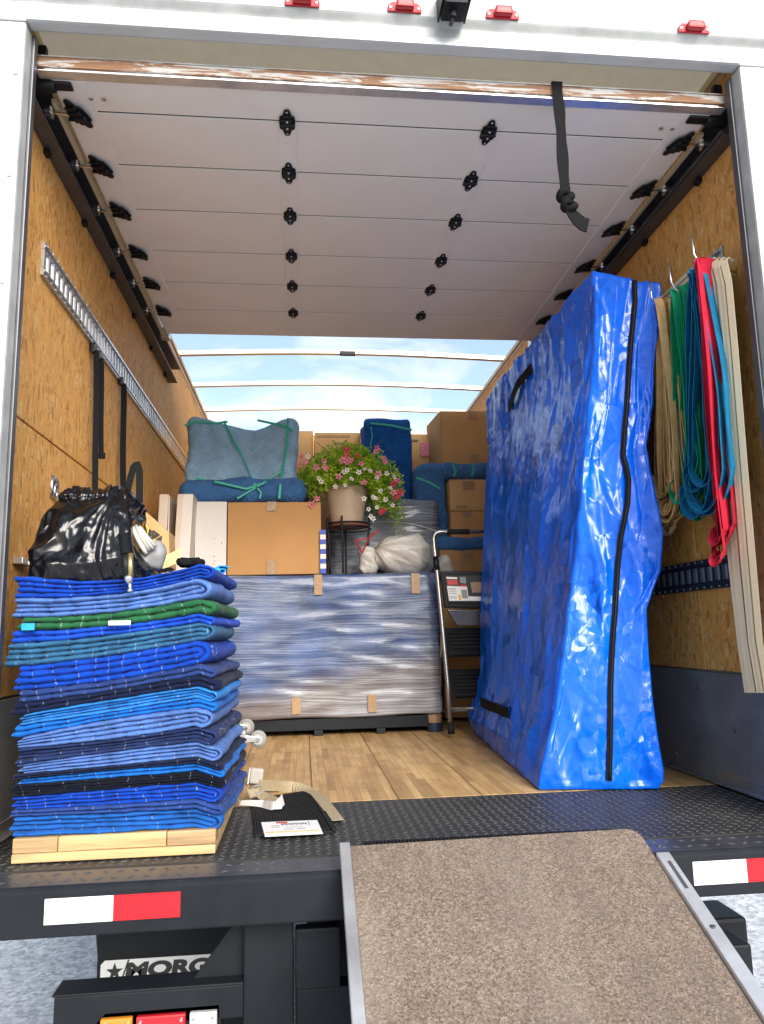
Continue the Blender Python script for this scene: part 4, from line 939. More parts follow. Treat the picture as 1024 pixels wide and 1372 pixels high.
# glove with white fingers
gl = thing('work_glove', at(205, 735, .3), 'grey and black work glove with pale stripes tucked beside the black sack', 'glove')
for k, (a, b, c, d, r) in enumerate(((178, 706, 196, 742, .008), (182, 704, 200, 738, .008), (187, 706, 205, 735, .008), (190, 712, 209, 733, .007))):
    p, q = at(a, b, .17), at(c, d, .17); mb = MB(); pts = [p.lerp(q, f / 6) + Vector((0, -.012 * math.sin(f / 6 * math.pi), 0)) for f in range(7)]
    mb.tube(pts, [r * .6, r * .9, r, r, r, r * .9, r * .8], 8); mb.build('finger', M['white_bag'] if k % 2 == 0 else M['grey_plastic'], gl, smooth=True)
c = at(203, 742, .20); soft('palm', M['grey_rubber'], gl, (c.x, .215, c.z - .045), (.075, .06, .085), .024, (14, 8, 14), lambda p, n: .007 * ns(p, 30), rot=.3)
# yellow-printed carton leaning on the wall
cb = thing('yellow_printed_box', at(200, 740, .55), 'tan cardboard box with yellow print and black letters, leaning behind the black sack', 'box')
Yb = .47; q4 = [at(a, b, Yb) for a, b in ((150, 668), (192, 683), (226, 713), (228, 760), (150, 775))]
mb = MB(); mb.prism(q4, (0, .12, 0)); mb.build('carton_body', M['card2'], cb, bevel=.002)
q = [at(a, b, Yb - .0025) for a, b in ((187, 697), (200, 708), (204, 718), (222, 742), (216, 760), (180, 762))]
mb = MB(); mb.prism(q, (0, -.001, 0)); mb.build('yellow_panel', M['yellow'], cb)
o = at(193, 722, Yb - .005); text_obj('V', 'lettering', 'ink', cb, o, (1, 0, -.75), (.6, 0, 1), .05, .0005, .003)
o = at(201, 716, Yb - .005); text_obj('STA', 'lettering', 'ink', cb, o, (1, 0, -.75), (.6, 0, 1), .026, .0005, .001)
yc = thing('yellow_card', at(232, 750, .35), 'pale yellow instruction card propped on the top blanket', 'card')
q = [at(a, b, .33) for a, b in ((217, 747), (241, 735), (243, 752), (219, 762))]
mb = MB(); mb.prism(q, (0, .003, 0)); mb.build('card_sheet', M['pale_yellow'], yc)
mb = MB()
for k in range(4): 
    a, b = at(221, 749 + k * 3.1, .329), at(239, 740.5 + k * 3.1, .329); mb.ribbon([a, b], (0, 0, 1), .0012, .0006)
mb.build('printed_lines', M['ink_grey'], yc)
bc = thing('black_cap', at(257, 752, .4), 'crumpled black cloth cap on the back of the top blanket', 'cloth')
c = at(256, 757, .36); soft('cloth_body', M['zip'], bc, (c.x, .36, c.z - .006), (.075, .09, .026), .012, (16, 12, 8), lambda p, n: .008 * ns(p, 38))
# cyan cloth roll
cy = thing('cyan_cloth_roll', at(292, 765, .45), 'bright cyan cloth rolled up on the back right edge of the top blanket', 'cloth')
mb = MB(); c = at(297, 764, .30); vv = []
sp = [(c.x + (.024 - .0022 * a) * math.cos(a + .6) * 1.25, c.z + (.017 - .0016 * a) * math.sin(a + .6)) for a in np.linspace(0, 9, 44)]
for s_ in range(2): pass
n = len(sp)
for i, (x, z) in enumerate(sp):
    for yy, ex in ((.30, 0), (.34, -.012), (.40, -.03), (.46, -.05)): vv.append((x + ex, yy + .003 * math.sin(i), z))
mb.add(vv, [(i * 4 + k, i * 4 + k + 1, (i + 1) * 4 + k + 1, (i + 1) * 4 + k) for i in range(n - 1) for k in range(3)])
o = mb.build('rolled_cloth', M['cyan_cloth'], cy, smooth=True); md = o.modifiers.new('s', 'SOLIDIFY'); md.thickness = .004
soft('cloth_tail', M['cyan_cloth'], cy, (c.x - .045, .33, c.z - .010), (.09, .10, .018), .008, (16, 12, 5), lambda p, n: .006 * ns(p, 30))

# ------------------------------------------------------------------ wrapped cabinet on its dolly
wc = thing('wrapped_cabinet', (.95, 2.5, 0), 'wide low cabinet in blue pads and clear stretch wrap at the middle of the load', 'furniture')
x0, x1 = .30, 1.575; Yw = 2.25
def wdisp(p, nr): return .006 * ridge((p.x * 3, p.y * 2, p.z * 14)) + .006 * ns(p, 4)
soft('wrapped_body', M['wrap_blue'], wc, ((x0 + x1) / 2, Yw + .26, .098), (x1 - x0, .52, .80), .025, (70, 20, 60), wdisp)
for (a, b, c, d, m) in ((421, 770, 432, 797, 'tape_clear'), (551, 768, 563, 795, 'tape_clear'), (391, 935, 403, 957, 'tape'), (493, 931, 505, 954, 'tape')):
    p, q = at(a, b, Yw - .014), at(c, d, Yw - .014); mb = MB(); mb.box(p.x, q.x, Yw - .0155, Yw - .0145, q.z, min(p.z, .895)); mb.build('tape', M[m], wc)
mb = MB(); mb.box(x0 + .05, x1 - .06, Yw + .03, Yw + .5, .03, .092); mb.build('dolly_frame', M['black_paint'], wc, bevel=.003)
for xx in (.5, .85, 1.2): mb = MB(); mb.box(xx, xx + .05, Yw + .02, Yw + .07, .001, .029); mb.build('dolly_foot', M['black_plastic'], wc, bevel=.003)
mb = MB(); mb.lathe((1.535, Yw + .05, .0), [(.045, 0), (.047, .045), (.042, .05)], 20); mb.build('dolly_foot', M['navy_metal'], wc, bevel=.002)
mb = MB(); mb.lathe((1.535, Yw + .05, .0505), [(.043, 0), (.043, .045)], 20); mb.build('taped_leg', M['tape'], wc)
for k, (a, b, ya, yb) in enumerate(()):   # film edges crossing the face
    pts = [at(lerp(a, b, f / 14), lerp(ya, yb, f / 14) + 1.5 * math.sin(f * 1.7 + k), Yw - .014) for f in range(15)]
    mb = MB(); mb.ribbon(pts, (0, 0, 1), [.006 + .003 * math.sin(f + k) for f in range(15)], .0012); mb.build('film_edge', M['white_bag'], wc)

ZT = .903
carton(.362, .90, 2.29, 2.74, ZT, 1.326, 'large flat-fronted cardboard box under the blanket-wrapped armchair', m='card',
       tapes=((at(361, 0, 2.28).x if False else .585, .640, 1.272, 1.327, 'tape_clear'), (.585, .640, ZT, ZT + .085, 'tape_clear')), flap=False)
# blue-white striped roll end beside it
st = thing('packing_strip', (.915, 2.27, ZT), 'narrow blue and white striped strip standing at the right edge of the large carton', 'strip')
p0, p1 = at(429, 710, 2.27), at(437, 766, 2.27); N_ = 9
for k in range(N_):
    z1_, z0_ = lerp(p0.z, ZT, k / N_), lerp(p0.z, ZT, (k + 1) / N_); mb = MB(); mb.box(p0.x, p1.x, 2.262, 2.272, z0_ + .0005, z1_ - .0005); mb.build('stripe', plain('cobalt_print', (.02, .08, .5), .5) if k % 2 == 0 else M['paper'], st)
# furniture panels
def pan(x0, x1, y0, y1, z1, m, label, lean=0, specks=False, name='furniture_panel'):
    t = thing(name, ((x0 + x1) / 2, y0, ZT), label, 'panel')
    mb = MB(); mb.prism([(x0, y0, ZT), (x1, y0, ZT), (x1 + lean, y0, z1), (x0 + lean, y0, z1)], (0, y1 - y0, 0)); mb.build('panel_board', M[m], t, bevel=.003)
    return t
pl = pan(-.005, .045, 2.12, 2.7, 1.342, 'cream_lam', 'narrow cream furniture panel on edge, nearest the left wall', .012)
mb = MB(); mb.box(.058, .064, 2.115, 2.118, ZT, 1.33); mb.build('white_edging', M['white_lam'], pl)
p2 = pan(.085, .17, 2.13, 2.7, 1.345, 'cream_lam', 'thick cream furniture panel with a white front edge, second from the left wall', .018)
mb = MB(); mb.prism([(.110, 2.1285, ZT), (.171, 2.1285, ZT), (.189, 2.1285, 1.343), (.136, 2.1285, 1.343)], (0, -.003, 0)); mb.build('front_edge', M['white_lam'], p2)
p3 = pan(.178, .356, 2.29, 2.7, 1.33, 'white_lam', 'flat greyish white panel with small black scuffs, left of the large carton', 0)
mb = MB(); r2 = random.Random(5)
for k in range(16):
    x = r2.choice([.28, .29, .325, .335]) + r2.uniform(-.004, .004); z = r2.uniform(.95, 1.12); s_ = r2.uniform(.001, .004)
    mb.box(x, x + s_, 2.2885, 2.2895, z, z + s_ * 2)
mb.build('scuff_marks', M['ink'], p3)

# wrapped armchair
ch = thing('wrapped_armchair', (.45, 2.5, 1.33), 'armchair bundled in pale blue quilted blankets with green stretch bands, on the large carton', 'furniture')
def adisp(p, nr): return .014 * ridge((p.x * 3.5, p.y * 3, p.z * 3), 1, 2) + .009 * ns(p, 9, 4) + .004 * ns(p, 22, 1)
cxa = (.06 + .835) / 2
def seatwarp(q): q = q.copy(); q.z *= 1 + .10 * math.sin((q.x + .38) * 3.2) - .02; return q
soft('seat_bundle', M['quilt_mid'], ch, (.445, 2.56, 1.333), (.74, .50, .135), .062, (60, 26, 20), adisp, warp=seatwarp)
def backwarp(q):
    q = q.copy(); f = q.z / .42; q.y += .14 * f; edge = abs(q.x) / .34
    q.z += .03 * f * (1 - abs(1 - edge * 1.2)) - .035 * f * math.exp(-((q.x - .02) / .2) ** 2) * 1.0; q.y += .045 * (1 - edge ** 2); q.x *= 1 + .06 * f; return q
soft('back_bundle', M['quilt_blue'], ch, (.425, 2.46, 1.40), (.64, .20, .485), .06, (60, 20, 50), adisp, warp=backwarp)
def backpt(px, py, z_off=.022):
    q = at(px, py, 2.4); f = max(0, (q.z - 1.40) / .42); e = min(1, abs(q.x - .42) / .34); yy = 2.36 + .14 * f + .045 * (1 - e ** 2)
    if q.z < 1.47: yy = 2.31
    return at(px, py, yy - z_off)
def band(name, pix, parent, m='green_band', wdt=.012, fn=backpt, wdir=(0, 0, 1)):
    pts = []
    for (a, b), (c, d) in zip(pix, pix[1:]):
        for k in range(6): pts.append(fn(lerp(a, c, k / 6), lerp(b, d, k / 6)))
    pts.append(fn(*pix[-1])); mb = MB(); mb.ribbon(pts, wdir, wdt, .0025); return mb.build(name, M[m], parent)
band('stretch_band', [(248, 570), (262, 565), (290, 567), (305, 565)], ch, wdt=.014); band('stretch_band', [(300, 564), (312, 590), (325, 610)], ch, wdir=(1, 0, .3))
band('stretch_band', [(325, 612), (335, 635), (345, 655)], ch, wdir=(1, 0, .3), wdt=.008); band('stretch_band', [(345, 563), (368, 568), (385, 572), (392, 578)], ch, wdt=.014)
band('stretch_band', [(386, 560), (384, 600), (377, 640), (374, 668)], ch, wdir=(1, 0, 0), wdt=.013); band('stretch_band', [(262, 640), (300, 648), (330, 655), (352, 648), (376, 632)], ch, wdt=.012)
band('stretch_band', [(318, 668), (340, 655), (370, 636)], ch, wdt=.010); band('stretch_band', [(340, 648), (350, 660), (348, 668)], ch, wdir=(1, 0, 0), wdt=.01)

# things at the back
def qdisp(p, nr): return .010 * ridge((p.x * 4, p.y * 4, p.z * 3.5), 1, 1) + .006 * ns(p, 10)
a, b = at(486, 562, 3.0), at(552, 572, 3.0)
wt = thing('wrapped_tall_bundle', ((a.x + b.x) / 2, 3.15, 0), 'tall narrow deep blue quilted bundle with a green band, standing behind the flowers', 'furniture')
def twarp(q): q = q.copy(); q.x += .05 * (q.z / 2.1 - .85) * -1; return q
soft('quilted_body', M['quilt_deep'], wt, ((a.x + b.x) / 2 - .0, 3.15, .01), (b.x - a.x - .02, .3, a.z - .0), .03, (30, 16, 110), qdisp, warp=None)
for pix in ([(497, 567), (525, 570), (552, 576)],): band('stretch_band', pix, wt, fn=lambda x, y: at(x, y, 2.982), wdt=.014)
band('stretch_band', [(497, 572), (499, 585), (496, 600)], wt, fn=lambda x, y: at(x, y, 2.982), wdt=.008, wdir=(1, 0, 0))
mb = MB(); mb.ribbon([at(488, 624, 2.98), at(515, 620, 2.975), at(552, 622, 2.98)], (0, 0, 1), .012, .004); mb.build('tuck_fold', M['quilt_deep'], wt)
def px_carton(pxa, pya, pxb, Y, dep, label, m='card', z0=0.0, tapes=True, rot=0, group=None, name='cardboard_box'):
    p, q = at(pxa, pya, Y), at(pxb, pya, Y); c_ = (p.x + q.x) / 2; tp = []
    if tapes: tp = [(c_ - .028, c_ + .028, p.z - .055, p.z, 'tape_clear')]
    return carton(p.x, q.x, Y, Y + dep, z0, p.z, label, group, m, tp, rot, name=name)
px_carton(392, 578, 420, 3.35, .4, 'plain tall cardboard carton standing behind the right corner of the wrapped armchair', 'card2', tapes=False, name='wardrobe_carton', group='tall cartons at the back of the load')
c2 = px_carton(421.5, 580, 483, 3.30, .4, 'tall cardboard carton with faint black print directly behind the flower pot', 'card2', tapes=False, name='wardrobe_carton', group='tall cartons at the back of the load')
mb = MB(); p = at(424, 583, 3.29); mb.box(p.x, p.x + .25, 3.288, 3.2925, p.z - .004, p.z); mb.build('flap_edge', M['tape'], c2)
mb = MB(); p = at(448, 594, 3.29); [mb.box(p.x + i * .014, p.x + i * .014 + .008, 3.288, 3.2925, p.z, p.z + .008 + .006 * (i % 2)) for i in range(6)]; mb.build('print', M['ink_grey'], c2)
c3 = px_carton(550, 582, 583, 3.30, .35, 'cardboard carton with a pink paper label, left of the biggest back carton', 'card2', tapes=False, name='wardrobe_carton', group='tall cartons at the back of the load')
p, q = at(564, 593, 3.286), at(577, 611, 3.286); mb = MB(); mb.box(p.x, q.x, 3.286, 3.2925, q.z, p.z); mb.build('pink_label', M['pink_paper'], c3)
mb = MB(); [mb.box(p.x + .01 + .018 * (i % 2), p.x + .022 + .018 * (i % 2), 3.2845, 3.2858, p.z - .012 - .014 * i, p.z - .008 - .014 * i) for i in range(5)]; mb.build('label_writing', M['ink'], c3)
mb = MB(); p = at(552, 590, 3.29); mb.box(p.x, p.x + .05, 3.288, 3.2925, p.z, p.z + .01); mb.build('print', M['ink_grey'], c3)
# wrapped U shape
ut = thing('wrapped_table', (1.85, 3.0, 0), 'low table bundled in mid blue quilting, with small cartons tucked under its top', 'furniture')
p = at(556, 617, 2.85); q = at(600, 640, 2.85); r_ = at(655, 640, 2.85)
soft('wrapped_side', M['quilt_mid'], ut, ((p.x + q.x) / 2, 3.05, .01), (q.x - p.x - .01, .42, p.z - .03), .05, (22, 20, 90), qdisp)
zt1 = at(600, 620, 2.85).z; zt0 = at(600, 641, 2.85).z
soft('wrapped_top', M['quilt_mid'], ut, (q.x + .19, 3.05, zt0), (.48, .42, zt1 - zt0), .045, (36, 24, 14), qdisp)
band('stretch_band', [(558, 640), (575, 646), (590, 655)], ut, fn=lambda x, y: at(x, y, 2.825), wdt=.014)
band('stretch_band', [(607, 621), (611, 632), (608, 638)], ut, fn=lambda x, y: at(x, y, 2.82), wdt=.014, wdir=(1, 0, 0)); band('stretch_band', [(633, 622), (635, 631), (632, 638)], ut, fn=lambda x, y: at(x, y, 2.82), wdt=.014, wdir=(1, 0, 0))
pz = zt1 + .012; a, b = at(590, 551, 2.95), at(662, 551, 2.95)
big = carton(a.x, b.x, 2.95, 3.35, pz, a.z, 'biggest cardboard box, resting on the wrapped table at the top right of the load', None, 'card',
             ((a.x + .20, a.x + .26, a.z - .055, a.z, 'tape_clear'), (a.x + .20, a.x + .26, pz, pz + .07, 'tape_clear')), 0, flap=True)
mb = MB(); 
mb.prism([(a.x - .001, 2.952, pz), (a.x - .001, 2.952, a.z), (a.x - .03, 3.34, a.z - .0), (a.x - .03, 3.34, pz)], (-.003, 0, 0)) ; mb.build('side_flap', M['card2'], big)
z1_ = at(600, 643, 2.78).z; zm_ = at(600, 685, 2.78).z; z0_ = at(600, 723, 2.78).z; a, b = at(602, 643, 2.78), at(662, 643, 2.78)
k1 = carton(a.x, b.x, 2.78, 3.15, zm_ + .004, z1_, 'scuffed cardboard box just under the wrapped table top, upper of two', 'cartons stacked under the wrapped table', 'card2', ((a.x + .09, a.x + .17, z1_ - .07, z1_ - .01, 'tape_clear'), (a.x + .04, a.x + .11, zm_ + .02, zm_ + .04, 'tape')))
k2 = carton(a.x, b.x, 2.78, 3.15, z0_ + .01, zm_ - .001, 'plain cardboard box under the scuffed one, lower of two', 'cartons stacked under the wrapped table', 'card', ((a.x + .08, a.x + .14, zm_ - .04, zm_, 'tape_clear'),))
fb = thing('folded_pad', (1.9, 2.9, z0_ - .06), 'thin blue quilted pad lying flat between the stacked small cartons and the printed carton', 'blanket')
zl = at(600, 736, 2.72).z; p = at(588, 728, 2.72)
soft('pad_body', M['quilt_mid'], fb, (p.x + .22, 2.93, zl), (.46, .4, z0_ - zl + .008), .028, (40, 24, 8), qdisp)
a, b = at(589, 738, 2.74), at(662, 738, 2.74)
k3 = carton(a.x, b.x, 2.74, 3.12, .02, zl - .004, 'printed cardboard box with a ruled label panel, behind the top of the step ladder', None, 'card')
pp, qq = at(618, 744, 2.73), at(634, 765, 2.73); mb = MB(); th = .003
for (u0, u1, w0, w1) in ((pp.x, qq.x, pp.z - th, pp.z), (pp.x, qq.x, qq.z, qq.z + th), (pp.x, pp.x + th, qq.z, pp.z), (qq.x - th, qq.x, qq.z, pp.z), (pp.x, qq.x, (pp.z + qq.z) / 2, (pp.z + qq.z) / 2 + th), (pp.x + .02, qq.x - .01, pp.z - .02, pp.z - .014)):
    mb.box(u0, u1, 2.7305, 2.7325, w0, w1)
mb.build('label_frame', M['ink_grey'], k3)
mb = MB(); mb.box(a.x + .17, a.x + .21, 2.7305, 2.7325, zl - .03, zl - .004); mb.build('tape', M['tape_clear'], k3)

# grey stretch-wrapped chest behind the flowers
gc = thing('wrapped_chest', (1.2, 2.85, 0), 'chest of drawers in grey-blue pads and shiny stretch wrap behind the white trash bag', 'furniture')
a, b = at(440, 668, 2.7), at(590, 668, 2.7)
def gw(q): q = q.copy(); f = q.z / 1.38; q.z -= .05 * f * max(0, -(q.x) / .3); return q
soft('wrapped_body', M['wrap_grey'], gc, ((a.x + b.x) / 2, 2.95, .01), (b.x - a.x, .42, at(560, 668, 2.74).z - .01), .05, (50, 20, 90), wdisp, warp=gw)
for (x_, y_, x2, y2) in ((500, 700, 588, 712),):
    pts = [at(lerp(x_, x2, f / 12), lerp(y_, y2, f / 12) - 5 * math.sin(f / 12 * math.pi), 2.722) for f in range(13)]
    mb = MB(); mb.ribbon(pts, (0, 0, 1), .005, .001); mb.build('film_edge', M['white_lam'], gc)

# plant stand and flowers
psx = at(467, 700, 2.45).x
stand = thing('plant_stand', (psx, 2.45, ZT), 'round black wire plant stand holding the flower pot', 'stand')
zr = at(467, 703, 2.45).z
for z, r in ((zr, .135), (zr - .028, .135)):
    mb = MB(); mb.tube([(psx + r * math.cos(t_), 2.45 + r * math.sin(t_), z) for t_ in np.linspace(0, 2 * math.pi, 41)], .0045, 8); mb.build('ring', M['black_metal'], stand, smooth=True)
for an in (R(250), R(330), R(200), R(95)):
    c_, s_ = math.cos(an), math.sin(an); mb = MB()
    mb.tube([(psx + .137 * c_, 2.45 + .137 * s_, zr + .035), (psx + .139 * c_, 2.45 + .139 * s_, zr), (psx + .13 * c_, 2.45 + .13 * s_, zr - .1), (psx + .122 * c_, 2.45 + .122 * s_, ZT + .05), (psx + .125 * c_, 2.45 + .125 * s_, ZT + .006)], .006, 8); mb.build('leg', M['black_metal'], stand, smooth=True)
fp = thing('flower_pot', (psx, 2.45, zr), 'beige pot overflowing with trailing pink and white flowers on the wire stand', 'plant')
zp0 = zr + .006; zp1 = at(467, 655, 2.45).z; px_ = psx - .01
mb = MB(); H_ = zp1 - zp0; mb.lathe((px_, 2.45, zp0), [(.09, 0), (.098, .004), (.128, H_ * .88), (.134, H_ * .89), (.136, H_), (.128, H_), (.12, H_ * .9)], 40); mb.build('pot', M['pot'], fp, smooth=False)
mb = MB(); mb.lathe((psx, 2.45, zr - .022), [(.07, 0), (.125, .006), (.13, .026), (.122, .026), (.07, .01)], 32); mb.build('saucer', M['dish'], fp)
lt = NT('flower_leaf'); oi = lt.noise(18, 2); 
m_leaf = lt.fin(lt.ramp(oi, [(.3, (.09, .20, .012)), (.5, (.30, .48, .03)), (.7, (.60, .72, .07))]), .5, 0, None, Subsurface_Weight=.0)
tr = lt.n('ShaderNodeBsdfTranslucent'); tr.inputs[0].default_value = (.55, .75, .06, 1); ms = lt.n('ShaderNodeMixShader'); ms.inputs[0].default_value = .35
lt.l(lt.b.outputs[0], ms.inputs[1]); lt.l(tr.outputs[0], ms.inputs[2]); lt.l(ms.outputs[0], lt.out.inputs[0])
fx, fz = psx, zp1 + .02; r2 = random.Random(21)
def foliage_pt(r2, shell=False):
    while True:
        th = r2.uniform(0, 2 * math.pi); ph = r2.uniform(-.35, 1.0); rr = r2.uniform(.8, 1.0) if shell else r2.random() ** .4
        ex = 1.0 + .15 * math.sin(th * 5 + 1) + .12 * math.sin(th * 3)
        x = .30 * ex * rr * math.cos(th) * math.sqrt(max(0, 1 - max(0, ph) ** 2)); y = .22 * rr * math.sin(th) * math.sqrt(max(0, 1 - max(0, ph) ** 2)); z = .24 * rr * ph * (1 + .15 * math.sin(7 * th))
        if x > .12 and r2.random() < .55: z -= r2.uniform(0, .95) * (x - .08) * (1.1)
        if x < -.1 and z > .10 and r2.random() < .5: continue
        if abs(x) < .125 and z < -.03 and y < .15: continue
        if z < -.02 and x < .1 and r2.random() < .7: continue
        return Vector((fx + x - .0, 2.45 + y, fz + z))
mb = MB()
for i in range(16000):
    p = foliage_pt(r2, r2.random() < .45); L = r2.uniform(.012, .025); w = L * .34
    d = Vector((r2.gauss(0, 1), r2.gauss(0, 1), r2.gauss(.3, .8))).normalized(); s_ = d.cross(Vector((r2.gauss(0, 1), r2.gauss(0, 1), r2.gauss(0, 1)))).normalized(); nn = d.cross(s_) * w * .4
    mb.add([p, p + d * L * .5 + s_ * w + nn, p + d * L, p + d * L * .5 - s_ * w + nn, p + d * L * .5], [(0, 1, 4), (1, 2, 4), (2, 3, 4), (3, 0, 4)])
o = mb.build('foliage', m_leaf, fp); o['kind'] = 'stuff'
mb = MB()
for i in range(60):
    p = foliage_pt(r2); b_ = Vector((fx, 2.45, fz - .02)); mid_ = b_.lerp(p, .6) + Vector((0, 0, .03)); mb.tube([b_, mid_, p], .0016, 4)
for A, B in (((424, 592), (444, 610)), ((445, 590), (456, 604)), ((516, 588), (490, 607))): mb.tube([at(*A, 2.45), at(*B, 2.45)], .0018, 4)
o = mb.build('stems', plain('stem', (.12, .14, .04), .6), fp); o['kind'] = 'stuff'
def flower_mesh(c, name):
    mb = MB()
    for k in range(5):
        a = 2 * math.pi * k / 5; ca, sa = math.cos(a), math.sin(a)
        def P(r, t, z): return (r * ca - t * sa, r * sa + t * ca, z)
        mb.add([P(.002, 0, 0), P(.008, .0045, .002), P(.0145, .003, .004), P(.016, 0, .004), P(.0145, -.003, .004), P(.008, -.0045, .002)], [(0, 1, 2, 3, 4, 5)])
    m = plain(name, c, .55, 0, .12, 60, 0); o = mb.build('f', m, None, pivot=(0, 0, 0)); me = o.data; bpy.data.objects.remove(o); return me
fms = {'pink': flower_mesh((.75, .20, .30), 'pink_petal'), 'white': flower_mesh((.80, .74, .68), 'white_petal'), 'red': flower_mesh((.65, .02, .08), 'red_petal')}
mb = MB(); mb.lathe((0, 0, .0005), [(.0035, 0), (.003, .002), (.001, .003)], 8); o = mb.build('f', plain('flower_eye', (.25, .03, .06), .6), None, pivot=(0, 0, 0)); eye = o.data; bpy.data.objects.remove(o)
fl_px = [(404, 612, 'pink'), (409, 618, 'pink'), (401, 622, 'pink'), (412, 611, 'white'), (424, 626, 'pink'), (435, 625, 'pink'), (438, 628, 'pink'), (434, 618, 'pink'), (430, 645, 'white'), (428, 641, 'white'), (459, 617, 'pink'), (464, 614, 'pink'), (466, 620, 'pink'), (471, 617, 'pink'), (462, 602, 'red'), (466, 603, 'red'), (465, 610, 'red'), (479, 611, 'red'), (484, 621, 'pink'), (461, 633, 'white'), (465, 630, 'white'), (454, 639, 'pink'), (471, 642, 'white'), (463, 650, 'white'), (504, 605, 'pink'), (505, 601, 'pink'), (516, 619, 'pink'), (515, 614, 'pink'), (518, 634, 'white'), (507, 635, 'pink'), (528, 639, 'white'), (533, 644, 'pink'), (527, 649, 'red'), (528, 646, 'red'), (523, 654, 'white'), (527, 660, 'pink'), (536, 659, 'red'), (533, 665, 'red'), (529, 668, 'red'), (538, 662, 'pink'), (517, 669, 'white'), (504, 668, 'white'), (500, 666, 'white'), (488, 668, 'white'), (494, 682, 'white'), (497, 692, 'white'), (500, 695, 'white'), (526, 677, 'white'), (513, 685, 'red'), (511, 687, 'red'), (505, 680, 'white'), (510, 658, 'white'), (488, 647, 'pink'), (496, 631, 'white'), (489, 629, 'white'), (450, 652, 'white'), (425, 668, 'pink'), (418, 676, 'pink'), (505, 640, 'white'), (481, 633, 'white')]
for (a, b, c_) in fl_px:
    ex = (a - 467) / 70; yy = 2.45 - .22 * math.sqrt(max(0, 1 - min(1, ex * ex))) - .02
    loc = at(a, b, yy); s_ = r2.uniform(1.05, 1.45) * (.8 if c_ == 'white' else 1); rot = (R(90 + r2.uniform(-35, 20)), r2.uniform(-.5, .5), r2.uniform(-.5, .5))
    f = link(fms[c_], 'flower', fp, loc=loc, rot=rot, scale=(s_, s_, s_)); e = link(eye, 'flower_eye', f); e.location = (0, 0, 0)

# trash bag
tb = thing('trash_bag', (1.25, 2.42, ZT), 'translucent white trash bag with red drawstring, knotted beside the plant stand', 'bag')
c = at(535, 768, 2.42)
def tdisp(p, nr):
    an = math.atan2(p.z - .16, p.x + .17); rd = math.hypot(p.z - .16, p.x + .17)
    return .010 * ridge((an * 3.2, rd * 3, p.y * 5)) + .004 * ridge((an * 8, rd * 8, 3)) + .012 * ns(p, 6) - .008
def tw(q): q = q.copy(); q.z *= 1 - .25 * max(0, (-q.x) / .2); q.x += .0; return q
soft('bag_body', M['white_bag'], tb, (c.x + .02, 2.41, ZT), (.35, .25, at(535, 713, 2.35).z - ZT), .118, (46, 34, 36), tdisp, warp=tw)
soft('bag_neck', M['white_bag'], tb, (at(493, 760, 2.4).x, 2.41, ZT), (.11, .13, .17), .045, (20, 16, 20), tdisp)
mb = MB(); z3 = 2.33
for A, B in (((476, 724), (492, 722)), ((476, 724), (485, 741)), ((485, 741), (494, 723)), ((492, 722), (505, 712)), ((498, 718), (508, 711))):
    p, q = at(*A, z3), at(*B, z3); mb.ribbon([p, p.lerp(q, .5) + Vector((0, -.004, 0)), q], (0, .3, 1), .009, .0015)
mb.build('red_drawstring', M['red_plastic'], tb)
pb = thing('small_plastic_bag', at(600, 750, 2.6), 'small cream plastic bag squeezed between the wrapped chest and the printed carton', 'bag')
c = at(601, 764, 2.6); soft('bag_body', M['white_bag'], pb, (c.x - .02, 2.64, c.z - .03), (.13, .12, .125), .055, (20, 16, 18), lambda p, n: .008 * ridge(p, 12), warp=lambda q: Vector((q.x * (1.15 - q.z * 5), q.y, q.z)))

# ------------------------------------------------------------------ step ladder
ld = thing('step_ladder', (1.75, 2.1, 0), 'steel step ladder with black treads and printed tool tray, left of the mattress bag', 'ladder')
def lp(px, py): # ladder front plane leans back
    f = (985 - py) / (985 - 712); return at(px, py, lerp(2.0, 2.14, f))
xo = .40
rail = [lp(604, 975), lp(600, 915), lp(592, 830), lp(586, 770), lp(582, 735), lp(581, 722)]
c0 = lp(581, 722); cor = [c0 + Vector((.004, 0, .018)), c0 + Vector((.015, 0, .033)), c0 + Vector((.035, 0, .040))]
top_ = c0 + Vector((xo, 0, .040))
mb = MB(); mb.tube(rail + cor + [top_ - Vector((.035, 0, 0))], .0125, 14); mb.build('rail', M['satin_steel'], ld, smooth=True)
mb = MB(); mb.tube([p + Vector((xo, 0, 0)) for p in rail], .0125, 14); mb.build('rail', M['satin_steel'], ld, smooth=True)
mb = MB(); a = c0 + Vector((.08, 0, .040)); mb.tube([a, a + Vector((.13, 0, 0))], .0155, 14); mb.build('grip', M['rubber'], ld, smooth=True)
mb = MB(); mb.tube([lp(583.5, 746), lp(586, 764)], .0165, 14); mb.build('rail_joint', M['black_plastic'], ld, smooth=True)
mb = MB(); mb.tube([lp(604, 970), lp(605, 984)], .0185, 14); mb.tube([lp(604, 970) + Vector((xo, 0, 0)), lp(605, 984) + Vector((xo, 0, 0))], .0185, 14); mb.build('rubber_foot', M['rubber'], ld, smooth=True)
